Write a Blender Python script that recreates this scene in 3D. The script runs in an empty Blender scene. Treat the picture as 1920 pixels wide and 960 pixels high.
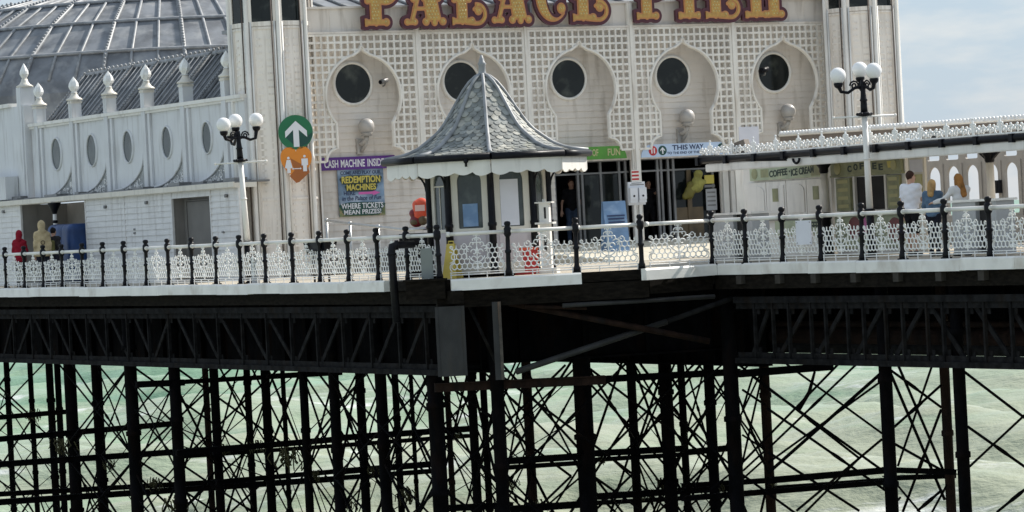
import bpy, math, random
import numpy as np
from mathutils import Vector, Matrix
R = math.radians
rnd = random.Random(7)
S = bpy.context.scene
COL = S.collection

# ------------------------------------------------------------------ camera, light, exposure
FPX = 6500.0                      # focal length in pixels of the 1920 wide photograph
CAMZ, DZ = 13.2, 12.0               # eye and deck heights above the water
ROLL, PITCH = R(2.95), math.atan(66 / FPX)
_f = Vector((0, math.cos(PITCH), -math.sin(PITCH)))
_u0 = Vector((0, math.sin(PITCH), math.cos(PITCH)))
_r0 = Vector((1, 0, 0))
C_R = _r0 * math.cos(ROLL) - _u0 * math.sin(ROLL)
C_U = _r0 * math.sin(ROLL) + _u0 * math.cos(ROLL)
cd = bpy.data.cameras.new('camera')
cam = bpy.data.objects.new('camera', cd)
COL.objects.link(cam)
cd.sensor_width = 36
cd.lens = 36 * FPX / 1920
cd.clip_start, cd.clip_end = 1, 30000
mw = Matrix.Identity(4)
for i in range(3):
    mw[i][0], mw[i][1], mw[i][2] = C_R[i], C_U[i], -_f[i]
mw[2][3] = CAMZ
cam.matrix_world = mw
S.camera = cam

SUN_EL, SUN_AZ = 40.0, 57.0       # azimuth measured from +Y towards +X
W = bpy.data.worlds.new('World')
S.world = W
W.use_nodes = True
nt = W.node_tree
nt.nodes.clear()
def wn(t, **k):
    n = nt.nodes.new(t)
    for a, b in k.items():
        setattr(n, a, b)
    return n
out = wn('ShaderNodeOutputWorld')
bg = wn('ShaderNodeBackground')
sky = wn('ShaderNodeTexSky', sky_type='NISHITA', sun_disc=False, sun_elevation=R(SUN_EL), sun_rotation=R(SUN_AZ),
         air_density=1.0, dust_density=1.2, ozone_density=1.5)
tc = wn('ShaderNodeTexCoord')
mp = wn('ShaderNodeMapping')
mp.inputs['Scale'].default_value = (30, 30, 110)
mp.inputs['Location'].default_value = (3.1, 1.7, 0.4)
nz = wn('ShaderNodeTexNoise')
nz.inputs['Scale'].default_value = 1.0
nz.inputs['Detail'].default_value = 7
nz.inputs['Roughness'].default_value = .55
cr = wn('ShaderNodeValToRGB')
cr.color_ramp.elements[0].position, cr.color_ramp.elements[1].position = .38, .68
cr.color_ramp.elements[0].color = (3.75, 4.75, 5.85, 1)
cr.color_ramp.elements[1].color = (5.35, 5.75, 6.2, 1)
mx = wn('ShaderNodeMix', data_type='RGBA')
mx.inputs[0].default_value = .8
L = nt.links.new
L(tc.outputs['Generated'], mp.inputs['Vector'])
L(mp.outputs[0], nz.inputs['Vector'])
L(nz.outputs['Fac'], cr.inputs[0])
L(cr.outputs[0], mx.inputs[7])
L(sky.outputs[0], mx.inputs[6])
L(mx.outputs[2], bg.inputs[0])
bg.inputs[1].default_value = .1
L(bg.outputs[0], out.inputs[0])

sl = bpy.data.lights.new('sun', 'SUN')
sl.energy = 4.8
sl.angle = R(.53)
sl.color = (1, .95, .87)
so = bpy.data.objects.new('sun', sl)
COL.objects.link(so)
_d = Vector((math.sin(R(SUN_AZ)) * math.cos(R(SUN_EL)), math.cos(R(SUN_AZ)) * math.cos(R(SUN_EL)), math.sin(R(SUN_EL))))
so.rotation_euler = _d.to_track_quat('Z', 'Y').to_euler()
so.location = (40, 40, 60)

S.view_settings.view_transform = 'Standard'
S.view_settings.look = 'None'
S.view_settings.exposure = 0.42
S.view_settings.gamma = 1
S.view_settings.use_curve_mapping = False
S.cycles.max_bounces = 6
S.cycles.diffuse_bounces = 3
S.cycles.transparent_max_bounces = 12

# ------------------------------------------------------------------ photograph measurements onto real planes
def ray(px, py):
    return _f + C_R * ((px - 960) / FPX) + C_U * ((480 - py) / FPX)
def cp(px, py, Y):
    "the point of the sight line through a measured pixel that lies Y metres out"
    d = ray(px, py)
    return Vector((0, 0, CAMZ)) + d * (Y / d.y)
class Pl:
    "an upright plane: local x along it, local y away from the viewer, z above the deck"
    def __init__(s, x, y, deg, off=0.0):
        s.ang = R(deg)
        s.d = Vector((math.cos(s.ang), math.sin(s.ang), 0))
        s.n = Vector((-math.sin(s.ang), math.cos(s.ang), 0))
        s.o = Vector((x, y, 0)) + s.n * off
    def hit(s, px, py):
        d = ray(px, py)
        t = s.n.dot(s.o) / s.n.dot(d)
        p = d * t
        return (p - s.o).dot(s.d), p.z + CAMZ - DZ
    def a(s, px, py):
        return s.hit(px, py)[0]
    def z(s, px, py):
        return s.hit(px, py)[1]
    def W(s, a, d=0, z=0):
        p = s.o + s.d * a + s.n * d
        return Vector((p.x, p.y, z + DZ))
    def off(s, d):
        return Pl(s.o.x, s.o.y, math.degrees(s.ang), d)

PL = Pl(-1.557, 75.0, -62.1)            # left run of railing
PR = Pl(4.47, 77.0, -61.8)              # right run of railing
PB = PL.off(2.9)                        # boarded building along the left walkway
PW = PL.off(3.4)                        # upper arcade wall with oval windows
PF = Pl(4.85, 98.5, 28.0)               # lattice front of the arcade
PC = PR.off(5.0)                        # coffee kiosks
PE = Pl(4.47 + .884 * 2.3, 77.0 + .468 * 2.3, -66.0)   # canopy eave
PS = PR.off(12.5)                       # arched wind screen

# ------------------------------------------------------------------ mesh building
class MB:
    def __init__(s):
        s.v, s.f, s.m, s.sm = [], [], [], []
    def add(s, vs, fs, mi=0, smooth=False):
        o = len(s.v)
        s.v.extend([tuple(p) for p in vs])
        for f in fs:
            s.f.append([i + o for i in f])
            s.m.append(mi)
            s.sm.append(smooth)
        return s
    def box(s, x0, x1, y0, y1, z0, z1, mi=0):
        return s.add([(x, y, z) for z in (z0, z1) for y in (y0, y1) for x in (x0, x1)],
              [(0, 2, 3, 1), (4, 5, 7, 6), (0, 1, 5, 4), (2, 6, 7, 3), (0, 4, 6, 2), (1, 3, 7, 5)], mi)
    def bar(s, p, q, w, h, mi=0, up=(0, 0, 1)):
        p, q = Vector(p), Vector(q)
        t = (q - p).normalized()
        u = Vector(up)
        if abs(t.dot(u)) > .98:
            u = Vector((0, 1, 0)) if abs(t.y) < .9 else Vector((1, 0, 0))
        a = t.cross(u).normalized() * (w / 2)
        b = a.cross(t).normalized() * (h / 2)
        vs = [c + i * a + j * b for c in (p, q) for i, j in ((-1, -1), (1, -1), (1, 1), (-1, 1))]
        return s.add(vs, [(3, 2, 1, 0), (4, 5, 6, 7), (0, 1, 5, 4), (1, 2, 6, 5), (2, 3, 7, 6), (3, 0, 4, 7)], mi)
    def tube(s, pts, r, n=8, mi=0, smooth=True, caps=True, closed=False):
        pts = [Vector(p) for p in pts]
        k = len(pts)
        rs = r if isinstance(r, (list, tuple)) else [r] * k
        vs, fs = [], []
        prev = None
        for i, p in enumerate(pts):
            if closed:
                t = (pts[(i + 1) % k] - pts[i - 1]).normalized()
            else:
                t = (pts[min(i + 1, k - 1)] - pts[max(i - 1, 0)]).normalized()
            if prev is None:
                u = Vector((0, 0, 1)) if abs(t.z) < .9 else Vector((1, 0, 0))
                a = t.cross(u).normalized()
            else:
                a = (prev - t * prev.dot(t)).normalized()
            prev = a
            b = t.cross(a)
            for j in range(n):
                an = 2 * math.pi * j / n + math.pi / n
                vs.append(p + (a * math.cos(an) + b * math.sin(an)) * rs[i])
        m = k if closed else k - 1
        for i in range(m):
            i2 = (i + 1) % k
            for j in range(n):
                j2 = (j + 1) % n
                fs.append((i * n + j, i * n + j2, i2 * n + j2, i2 * n + j))
        s.add(vs, fs, mi, smooth)
        if caps and not closed:
            o = len(s.v) - len(vs)
            s.f.append([o + j for j in range(n)][::-1]); s.m.append(mi); s.sm.append(False)
            s.f.append([o + (k - 1) * n + j for j in range(n)]); s.m.append(mi); s.sm.append(False)
        return s
    def lathe(s, prof, n=16, c=(0, 0, 0), mi=0, smooth=True, rot=0.0, axis=None):
        "prof: list of (radius, height)"
        c = Vector(c)
        vs, fs = [], []
        q = Vector((0, 0, 1)).rotation_difference(Vector(axis)) if axis else None
        for r, z in prof:
            for j in range(n):
                an = rot + 2 * math.pi * j / n
                p = Vector((r * math.cos(an), r * math.sin(an), z))
                vs.append(c + (q @ p if q else p))
        for i in range(len(prof) - 1):
            for j in range(n):
                j2 = (j + 1) % n
                fs.append((i * n + j, i * n + j2, (i + 1) * n + j2, (i + 1) * n + j))
        fs.append(tuple(range(n))[::-1])
        fs.append(tuple((len(prof) - 1) * n + j for j in range(n)))
        return s.add(vs, fs, mi, smooth)
    def ball(s, c, r, n=16, mi=0, sq=1.0, rings=None):
        m = rings or max(4, n // 2)
        prof = [(max(1e-4, r * math.sin(math.pi * i / m)), -r * sq * math.cos(math.pi * i / m)) for i in range(m + 1)]
        return s.lathe(prof, n, c, mi)
    def prism(s, poly, y0, y1, mi=0):
        "polygon in x,z extruded along y"
        n = len(poly)
        vs = [(x, y0, z) for x, z in poly] + [(x, y1, z) for x, z in poly]
        fs = [tuple(range(n)), tuple(range(2 * n - 1, n - 1, -1))]
        fs += [(i, i + n, (i + 1) % n + n, (i + 1) % n) for i in range(n)]
        return s.add(vs, fs, mi)
    def slab(s, poly, z0, z1, mi=0):
        "polygon in x,y extruded upward"
        n = len(poly)
        vs = [(x, y, z0) for x, y in poly] + [(x, y, z1) for x, y in poly]
        fs = [tuple(range(n))[::-1], tuple(range(n, 2 * n))]
        fs += [(i, (i + 1) % n, (i + 1) % n + n, i + n) for i in range(n)]
        return s.add(vs, fs, mi)
    def quad(s, a, b, c, d, mi=0):
        return s.add([a, b, c, d], [(0, 1, 2, 3)], mi)
    def build(s, name, mats, parent=None, loc=None, rz=0.0, fix=True):
        me = bpy.data.meshes.new(name)
        me.from_pydata(s.v, [], s.f)
        if not isinstance(mats, (list, tuple)):
            mats = [mats]
        for m in mats:
            me.materials.append(m)
        me.polygons.foreach_set('material_index', s.m)
        me.polygons.foreach_set('use_smooth', s.sm)
        if fix:
            import bmesh
            bm = bmesh.new()
            bm.from_mesh(me)
            bmesh.ops.recalc_face_normals(bm, faces=bm.faces)
            bm.to_mesh(me)
            bm.free()
        me.update()
        return link(name, me, parent, loc, rz)

def link(name, me, parent=None, loc=None, rz=0.0):
    o = bpy.data.objects.new(name, me)
    COL.objects.link(o)
    if parent is not None:
        o.parent = parent
    if loc is not None:
        o.location = loc
    if rz:
        o.rotation_euler = (0, 0, rz)
    return o
def tag(o, label, cat, group=None, kind=None):
    if label: o['label'] = label
    if cat: o['category'] = cat
    if group: o['group'] = group
    if kind: o['kind'] = kind
    return o
def thing(name, label, cat, loc=(0, 0, 0), rz=0.0, group=None):
    o = link(name, None, None, loc, rz)
    o.empty_display_size = .3
    return tag(o, label, cat, group)
def on(name, label, cat, pl, a=0.0, d=0.0, z=0.0, group=None):
    "an Empty standing on a plane's own axes"
    return thing(name, label, cat, pl.W(a, d, z), pl.ang, group)
def dup(root, loc=None, rz=None, label=None):
    r = root.copy()
    COL.objects.link(r)
    if loc is not None: r.location = loc
    if rz is not None: r.rotation_euler = (0, 0, rz)
    if label: r['label'] = label
    for ch in list(root.children):
        c = ch.copy()
        COL.objects.link(c)
        c.parent = r
        for g in list(ch.children):
            d = g.copy()
            COL.objects.link(d)
            d.parent = c
    return r

# flat shapes from signed distance fields (marching squares), in x,z, extruded along y
def sdf_fill(mb, fn, x0, x1, z0, z1, h, y0, y1, mi=0, level=0.0, back=True):
    nx, nz_ = int(math.ceil((x1 - x0) / h)) + 1, int(math.ceil((z1 - z0) / h)) + 1
    xs, zs = np.linspace(x0, x1, nx), np.linspace(z0, z1, nz_)
    X, Z = np.meshgrid(xs, zs, indexing='ij')
    V = fn(X, Z) - level
    idx, vs = {}, []
    def vert(x, z):
        k = (round(x / h * 64), round(z / h * 64))
        if k not in idx:
            idx[k] = len(vs)
            vs.append((x, z))
        return idx[k]
    faces, edges = [], []
    ins = V < 0
    cells = np.argwhere(ins[:-1, :-1] | ins[1:, :-1] | ins[:-1, 1:] | ins[1:, 1:])
    for i, j in cells:
        c = [(i, j), (i + 1, j), (i + 1, j + 1), (i, j + 1)]
        poly, cut = [], []
        for k in range(4):
            a, b = c[k], c[(k + 1) % 4]
            va, vb = V[a], V[b]
            if va < 0:
                poly.append(vert(xs[a[0]], zs[a[1]]))
            if (va < 0) != (vb < 0):
                t = va / (va - vb)
                q = vert(xs[a[0]] + t * (xs[b[0]] - xs[a[0]]), zs[a[1]] + t * (zs[b[1]] - zs[a[1]]))
                poly.append(q)
                cut.append(len(poly) - 1)
        poly2 = []
        for q in poly:
            if not poly2 or poly2[-1] != q:
                poly2.append(q)
        if len(poly2) > 1 and poly2[0] == poly2[-1]:
            poly2.pop()
        if len(poly2) > 2:
            faces.append(poly2)
    cnt = {}
    for f in faces:
        for k in range(len(f)):
            e = (f[k], f[(k + 1) % len(f)])
            cnt[e] = cnt.get(e, 0) + 1
    bd = [e for e in cnt if (e[1], e[0]) not in cnt]
    n = len(vs)
    P = [(x, y0, z) for x, z in vs] + [(x, y1, z) for x, z in vs]
    F = list(faces)
    if back:
        F += [[q + n for q in f[::-1]] for f in faces]
    F += [(b, a, a + n, b + n) for a, b in bd]
    mb.add(P, F, mi)
    return mb
def d_box(X, Z, cx, cz, hx, hz, r=0.0):
    qx, qz = np.abs(X - cx) - hx + r, np.abs(Z - cz) - hz + r
    return np.hypot(np.maximum(qx, 0), np.maximum(qz, 0)) + np.minimum(np.maximum(qx, qz), 0) - r
def d_circ(X, Z, cx, cz, r):
    return np.hypot(X - cx, Z - cz) - r
def d_seg(X, Z, ax, az, bx, bz, r):
    px, pz, vx, vz = X - ax, Z - az, bx - ax, bz - az
    t = np.clip((px * vx + pz * vz) / (vx * vx + vz * vz), 0, 1)
    return np.hypot(px - t * vx, pz - t * vz) - r
def d_poly(X, Z, pts):
    d = np.full(X.shape, 1e9)
    s = np.ones(X.shape)
    n = len(pts)
    for i in range(n):
        ax, az = pts[i]
        bx, bz = pts[i - 1]
        ex, ez = bx - ax, bz - az
        wx, wz = X - ax, Z - az
        t = np.clip((wx * ex + wz * ez) / (ex * ex + ez * ez), 0, 1)
        d = np.minimum(d, (wx - ex * t) ** 2 + (wz - ez * t) ** 2)
        c1, c2, c3 = Z >= az, Z < bz, ex * wz > ez * wx
        s = np.where((c1 & c2 & c3) | (~c1 & ~c2 & ~c3), -s, s)
    return s * np.sqrt(d)

# closed organic surfaces (surface nets) for people and moulded things
def surfnet(fn, lo, hi, h):
    n = [int(math.ceil((b - a) / h)) + 1 for a, b in zip(lo, hi)]
    ax = [lo[i] + h * np.arange(n[i]) for i in range(3)]
    X, Y, Z = np.meshgrid(*ax, indexing='ij')
    V = fn(X, Y, Z)
    I = V < 0
    acc = np.zeros((n[0] - 1, n[1] - 1, n[2] - 1, 3))
    cnt = np.zeros((n[0] - 1, n[1] - 1, n[2] - 1))
    cs = [(i, j, k) for i in (0, 1) for j in (0, 1) for k in (0, 1)]
    def sub(A, c):
        return A[c[0]:n[0] - 1 + c[0], c[1]:n[1] - 1 + c[1], c[2]:n[2] - 1 + c[2]]
    for a in cs:
        for b in cs:
            dd = [b[i] - a[i] for i in range(3)]
            if sum(dd) == 1 and min(dd) == 0:
                va, vb = sub(V, a), sub(V, b)
                x = (va < 0) != (vb < 0)
                t = np.where(x, va / np.where(x, va - vb, 1), 0)
                for q in range(3):
                    acc[..., q] += np.where(x, a[q] + t * dd[q], 0)
                cnt += x
    act = cnt > 0
    ids = -np.ones(act.shape, int)
    ids[act] = np.arange(act.sum())
    w = np.argwhere(act)
    P = (w + acc[act] / cnt[act][:, None]) * h + np.array(lo)
    F = []
    for q in range(3):
        u, v = (q + 1) % 3, (q + 2) % 3
        sl0 = [slice(None)] * 3; sl1 = [slice(None)] * 3
        sl0[q] = slice(0, -1); sl1[q] = slice(1, None)
        e = np.argwhere(I[tuple(sl0)] != I[tuple(sl1)])
        e = e[(e[:, u] > 0) & (e[:, v] > 0) & (e[:, u] < n[u] - 1) & (e[:, v] < n[v] - 1)]
        if not len(e):
            continue
        flip = ~I[e[:, 0], e[:, 1], e[:, 2]]
        c = []
        for du, dv in ((1, 1), (0, 1), (0, 0), (1, 0)):
            g = e.copy()
            g[:, u] -= du
            g[:, v] -= dv
            c.append(ids[g[:, 0], g[:, 1], g[:, 2]])
        f = np.stack(c, 1)
        f[flip] = f[flip][:, ::-1]
        F.append(f)
    return P, np.concatenate(F)
def blob(name, fn, lo, hi, h, mats, parent=None, loc=None, rz=0.0):
    P, F = surfnet(fn, lo, hi, h)
    me = bpy.data.meshes.new(name)
    me.from_pydata(P.tolist(), [], F.tolist())
    me.materials.append(mats)
    me.polygons.foreach_set('use_smooth', [True] * len(me.polygons))
    me.update()
    return link(name, me, parent, loc, rz)
def cone(X, Y, Z, a, b, ra, rb):
    "tapered capsule"
    a, b = np.array(a, float), np.array(b, float)
    v = b - a
    L2 = max(1e-9, float(v @ v))
    t = np.clip(((X - a[0]) * v[0] + (Y - a[1]) * v[1] + (Z - a[2]) * v[2]) / L2, 0, 1)
    return np.sqrt((X - a[0] - t * v[0]) ** 2 + (Y - a[1] - t * v[1]) ** 2 + (Z - a[2] - t * v[2]) ** 2) - (ra + (rb - ra) * t)
def ell(X, Y, Z, c, r):
    k0 = np.sqrt(((X - c[0]) / r[0]) ** 2 + ((Y - c[1]) / r[1]) ** 2 + ((Z - c[2]) / r[2]) ** 2)
    return (k0 - 1) * min(r)
def smin(a, b, k):
    h = np.clip(.5 + .5 * (b - a) / k, 0, 1)
    return b + (a - b) * h - k * h * (1 - h)

# lettering
def text_mesh(txt, height, width=None, bold=.0, thick=.012, shear=0.0):
    cu = bpy.data.curves.new('t', 'FONT')
    cu.body = txt
    cu.size = 1
    cu.offset = bold
    cu.shear = shear
    cu.extrude = .5
    cu.resolution_u = 3
    ob = bpy.data.objects.new('t', cu)
    COL.objects.link(ob)
    dg = bpy.context.evaluated_depsgraph_get()
    me = bpy.data.meshes.new_from_object(ob.evaluated_get(dg))
    bpy.data.objects.remove(ob)
    bpy.data.curves.remove(cu)
    n = len(me.vertices)
    co = np.empty(n * 3)
    me.vertices.foreach_get('co', co)
    co = co.reshape(-1, 3)
    fs = [tuple(p.vertices) for p in me.polygons]
    bpy.data.meshes.remove(me)
    x0, x1, y0, y1 = co[:, 0].min(), co[:, 0].max(), co[:, 1].min(), co[:, 1].max()
    k = height / (y1 - y0)
    kx = width / (x1 - x0) if width else k
    X = (co[:, 0] - (x0 + x1) / 2) * kx
    Z = (co[:, 1] - y0) * k
    Y = -(co[:, 2] + .5) * thick
    return np.stack([X, Y, Z], 1).tolist(), fs
def add_text(mb, txt, x, y, z, height, width=None, mi=0, bold=.0, shear=0.0, thick=.012, slant=0.0):
    vs, fs = text_mesh(txt, height, width, bold, thick, shear)
    return mb.add([(a + x, b + y, c + z + slant * a) for a, b, c in vs], fs, mi)

# ------------------------------------------------------------------ materials
MATS = {}
def mat(name, col, rough=.5, var=.12, scale=3.0, stretch=(1, 1, 1), bump=.0, bscale=30.0, metal=0.0, dirt_or_glint=None, dirt_glint_amt=.0, dscale=(5, 5, .7), spec=.5, dthr=.52):
    m = bpy.data.materials.new(name)
    m.use_nodes = True
    t = m.node_tree
    b = t.nodes['Principled BSDF']
    b.inputs['Roughness'].default_value = rough
    b.inputs['Metallic'].default_value = metal
    b.inputs['Specular IOR Level'].default_value = spec
    co = t.nodes.new('ShaderNodeTexCoord')
    def noise(sc, st, det=5):
        mp_ = t.nodes.new('ShaderNodeMapping')
        mp_.inputs['Scale'].default_value = st
        n_ = t.nodes.new('ShaderNodeTexNoise')
        n_.inputs['Scale'].default_value = sc
        n_.inputs['Detail'].default_value = det
        t.links.new(co.outputs['Object'], mp_.inputs[0])
        t.links.new(mp_.outputs[0], n_.inputs['Vector'])
        return n_.outputs['Fac']
    def ramp(fac, p0, c0, p1, c1):
        r_ = t.nodes.new('ShaderNodeValToRGB')
        e = r_.color_ramp.elements
        e[0].position, e[1].position = p0, p1
        e[0].color, e[1].color = (*c0, 1), (*c1, 1)
        t.links.new(fac, r_.inputs[0])
        return r_.outputs[0]
    lo = tuple(c * (1 - var) for c in col)
    hi = tuple(min(1, c * (1 + var * .6)) for c in col)
    c = ramp(noise(scale, stretch), .35, lo, .65, hi)
    if dirt_or_glint is not None:
        f = ramp(noise(1.0, dscale, 6), dthr, (0, 0, 0), dthr + .22, (dirt_glint_amt,) * 3)
        x = t.nodes.new('ShaderNodeMix')
        x.data_type = 'RGBA'
        x.inputs[7].default_value = (*dirt_or_glint, 1)
        t.links.new(f, x.inputs[0])
        t.links.new(c, x.inputs[6])
        c = x.outputs[2]
    t.links.new(c, b.inputs['Base Color'])
    if bump:
        bp = t.nodes.new('ShaderNodeBump')
        bp.inputs['Strength'].default_value = bump
        bp.inputs['Distance'].default_value = .02
        t.links.new(noise(bscale, stretch, 4), bp.inputs['Height'])
        t.links.new(bp.outputs[0], b.inputs['Normal'])
    MATS[name] = m
    return m
GRIME = (.2, .19, .17)
RUST = (.22, .11, .06)
white = mat('white_paint', (.80, .775, .725), .5, .05, 2, dirt_or_glint=GRIME, dirt_glint_amt=.3, bump=.05)
cream = mat('cream_paint', (.70, .66, .58), .5, .06, 2, dirt_or_glint=GRIME, dirt_glint_amt=.3, bump=.05)
boards = mat('painted_boards', (.73, .72, .70), .5, .08, 1.5, (1, 1, 6), dirt_or_glint=(.26, .23, .19), dirt_glint_amt=.4, bump=.06)
fbase = mat('facade_paint', (.72, .665, .60), .55, .07, 1.3, dirt_or_glint=(.3, .25, .19), dirt_glint_amt=.5, bump=.05)
towerp = mat('tower_paint', (.86, .80, .725), .5, .06, 1.0, dirt_or_glint=(.3, .23, .16), dirt_glint_amt=.55, dscale=(7, 7, .5), bump=.04)
wallp = mat('side_wall_paint', (.66, .67, .68), .5, .06, 1.2, dirt_or_glint=(.26, .24, .21), dirt_glint_amt=.45, bump=.04)
castwhite = mat('white_cast_iron', (.86, .855, .83), .3, .05, 8, dirt_or_glint=(.4, .33, .25), dirt_glint_amt=.35, dscale=(9, 9, 5), bump=.1, bscale=60)
gloss = mat('black_gloss_paint', (.007, .007, .010), .42, .3, 8, bump=.1, spec=.18)
iron = mat('tarred_iron', (.0035, .0035, .0045), .9, .5, 4, (1, 1, .6), dirt_or_glint=(.016, .008, .005), dirt_glint_amt=.6, dscale=(2, 2, .6), bump=.4, bscale=14, spec=.05)
iron2 = mat('old_iron', (.0145, .0145, .0155), .85, .5, 5, dirt_or_glint=(.018, .012, .008), dirt_glint_amt=.5, bump=.4, bscale=18, spec=.06)
rusty = mat('rusty_iron', (.020, .0105, .0075), .85, .5, 5, (1, 1, .5), dirt_or_glint=(.012, .011, .011), dirt_glint_amt=.9, dscale=(3, 3, 1), bump=.4, bscale=18, spec=.15)
greyiron = mat('grey_iron', (.021, .0215, .023), .7, .35, 4, (1, 1, .5), dirt_or_glint=(.03, .025, .02), dirt_glint_amt=.7, dscale=(6, 6, .8), bump=.2)
galv = mat('galvanised_pipe', (.45, .46, .46), .3, .12, 6, metal=.6)
lead = mat('lead_sheet', (.19, .20, .215), .55, .35, 1.3, (1, 1, 1), dirt_or_glint=(.42, .42, .41), dirt_glint_amt=.6, dscale=(1.5, 1.5, 1.5), bump=.3, bscale=5, dthr=.5)
leadroll = mat('lead_roll', (.27, .28, .29), .5, .25, 4, bump=.1)
slate = mat('roof_slate', (.27, .28, .265), .6, .4, 6, dirt_or_glint=(.30, .29, .22), dirt_glint_amt=.7, dscale=(3, 3, 3), bump=.3, bscale=25)
slate2 = mat('pale_roof_slate', (.42, .41, .36), .6, .35, 6, dirt_or_glint=(.14, .14, .13), dirt_glint_amt=.7, dscale=(3, 3, 3), bump=.3, bscale=25)
timber = mat('deck_timber', (.46, .41, .33), .7, .25, 3, (1, 12, 1), dirt_or_glint=(.22, .19, .15), dirt_glint_amt=.5, dscale=(2, 2, 2), bump=.2)
darkwood = mat('dark_timber', (.011, .009, .007), .9, .5, 5, (1, 1, 3), bump=.4, spec=.1)
globe = mat('opal_glass', (.85, .84, .82), .15, .02, 3)
dglass = mat('dark_glass', (.010, .013, .013), .08, .3, 1.4, dirt_or_glint=(.10, .11, .095), dirt_glint_amt=.6, dscale=(2.3, 2.3, 2.3), spec=.3, dthr=.55)  # paler patches put a glazing reflection into the glass colour
gglass = mat('grey_glass', (.055, .068, .07), .1, .35, 1.5, dirt_or_glint=(.17, .19, .18), dirt_glint_amt=.5, dscale=(3, 3, 2), spec=.4)
fasciap = mat('fascia_paint', (.80, .785, .75), .5, .08, 2, dirt_or_glint=(.30, .24, .17), dirt_glint_amt=.55, dscale=(1.6, 1.6, 1.2), bump=.15, dthr=.54)
lattp = mat('lattice_paint', (.80, .765, .70), .5, .08, 1.2, dirt_or_glint=(.34, .26, .18), dirt_glint_amt=.55, dscale=(6, 6, .8), bump=.1, dthr=.53)
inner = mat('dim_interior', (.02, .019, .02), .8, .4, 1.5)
inner2 = mat('recess_paint', (.24, .225, .205), .7, .15, 1.5, dirt_or_glint=(.1, .09, .08), dirt_glint_amt=.4)
bluebox = mat('blue_tarpaulin', (.010, .045, .155), .5, .25, 3, bump=.3, bscale=6)
maroon = mat('maroon_enamel', (.075, .012, .022), .4, .2, 4)
orangel = mat('orange_trim', (.52, .22, .08), .4, .12, 6)
gold = mat('gold_enamel', (.52, .30, .075), .4, .2, 9, dirt_or_glint=(.38, .30, .05), dirt_glint_amt=.6, dscale=(9, 9, 9))
bulb = mat('sign_bulb', (.60, .50, .22), .2, .1, 9)
green = mat('sign_green', (.01, .15, .06), .4, .06, 2)
dgreen = mat('sign_dark_green', (.005, .06, .045), .4, .06, 2)
orange = mat('sign_orange', (.72, .24, .02), .4, .06, 2)
brown = mat('sign_brown', (.36, .11, .02), .4, .06, 2)
signwhite = mat('sign_white', (.74, .75, .78), .4, .03, 2)
paleblue = mat('sign_pale_blue', (.50, .62, .80), .4, .05, 2)
purple = mat('sign_purple', (.10, .022, .22), .4, .1, 2)
limegreen = mat('sign_lime', (.08, .27, .03), .4, .12, 3)
yellow = mat('sign_yellow', (.62, .52, .10), .4, .08, 3)
lemon = mat('pale_yellow', (.48, .45, .22), .5, .08, 3)
navy = mat('sign_navy', (.02, .035, .10), .4, .1, 3)
red = mat('red_plastic', (.50, .018, .02), .35, .1, 3)
brightred = mat('orange_red_plastic', (.72, .09, .035), .35, .15, 6)
darkred = mat('dark_red_paint', (.16, .012, .018), .4, .2, 5)
pink = mat('pink_paint', (.62, .12, .40), .4, .1, 3)
skyposter = mat('poster_sky', (.17, .26, .38), .45, .5, 2.2, dirt_or_glint=(.52, .58, .66), dirt_glint_amt=.9, dscale=(1.6, 1.6, 2.2))
posterbase = mat('poster_bright_base', (.20, .24, .10), .45, .6, 9, dirt_or_glint=(.45, .10, .12), dirt_glint_amt=.8, dscale=(9, 9, 9))
bluesign = mat('blue_board', (.15, .26, .44), .4, .2, 2, dirt_or_glint=(.40, .52, .70), dirt_glint_amt=.7, dscale=(2, 2, 3))
sage = mat('sage_sign', (.42, .48, .33), .5, .15, 3, dirt_or_glint=(.48, .46, .30), dirt_glint_amt=.6, dscale=(3, 3, 3))
olive = mat('olive_panel', (.30, .31, .17), .5, .25, 4, dirt_or_glint=(.36, .33, .18), dirt_glint_amt=.5, dscale=(5, 5, 5))
inkgreen = mat('dark_sign_ink', (.02, .04, .03), .5, .1, 3)
lilac = mat('lilac_panel', (.56, .51, .53), .5, .06, 2, dirt_or_glint=GRIME, dirt_glint_amt=.2)
paper = mat('white_paper', (.70, .70, .76), .6, .05, 2)
tan = mat('tan_board', (.12, .085, .045), .6, .25, 3)
steel = mat('dull_metal', (.20, .20, .20), .4, .2, 3, metal=.3)
greyplate = mat('grey_plate', (.19, .21, .20), .5, .08, 3)
screenp = mat('screen_paint', (.33, .30, .265), .6, .08, 2, dirt_or_glint=GRIME, dirt_glint_amt=.3)
yellowp = mat('yellow_plastic', (.68, .52, .10), .4, .12, 4)
weed = mat('hanging_weed', (.06, .055, .02), .9, .5, 8)
skin = mat('skin', (.52, .30, .21), .5, .08, 8)
def cloth(name, col, var=.15):
    return mat(name, col, .85, var, 5, bump=.25, bscale=40, spec=.2)

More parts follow.
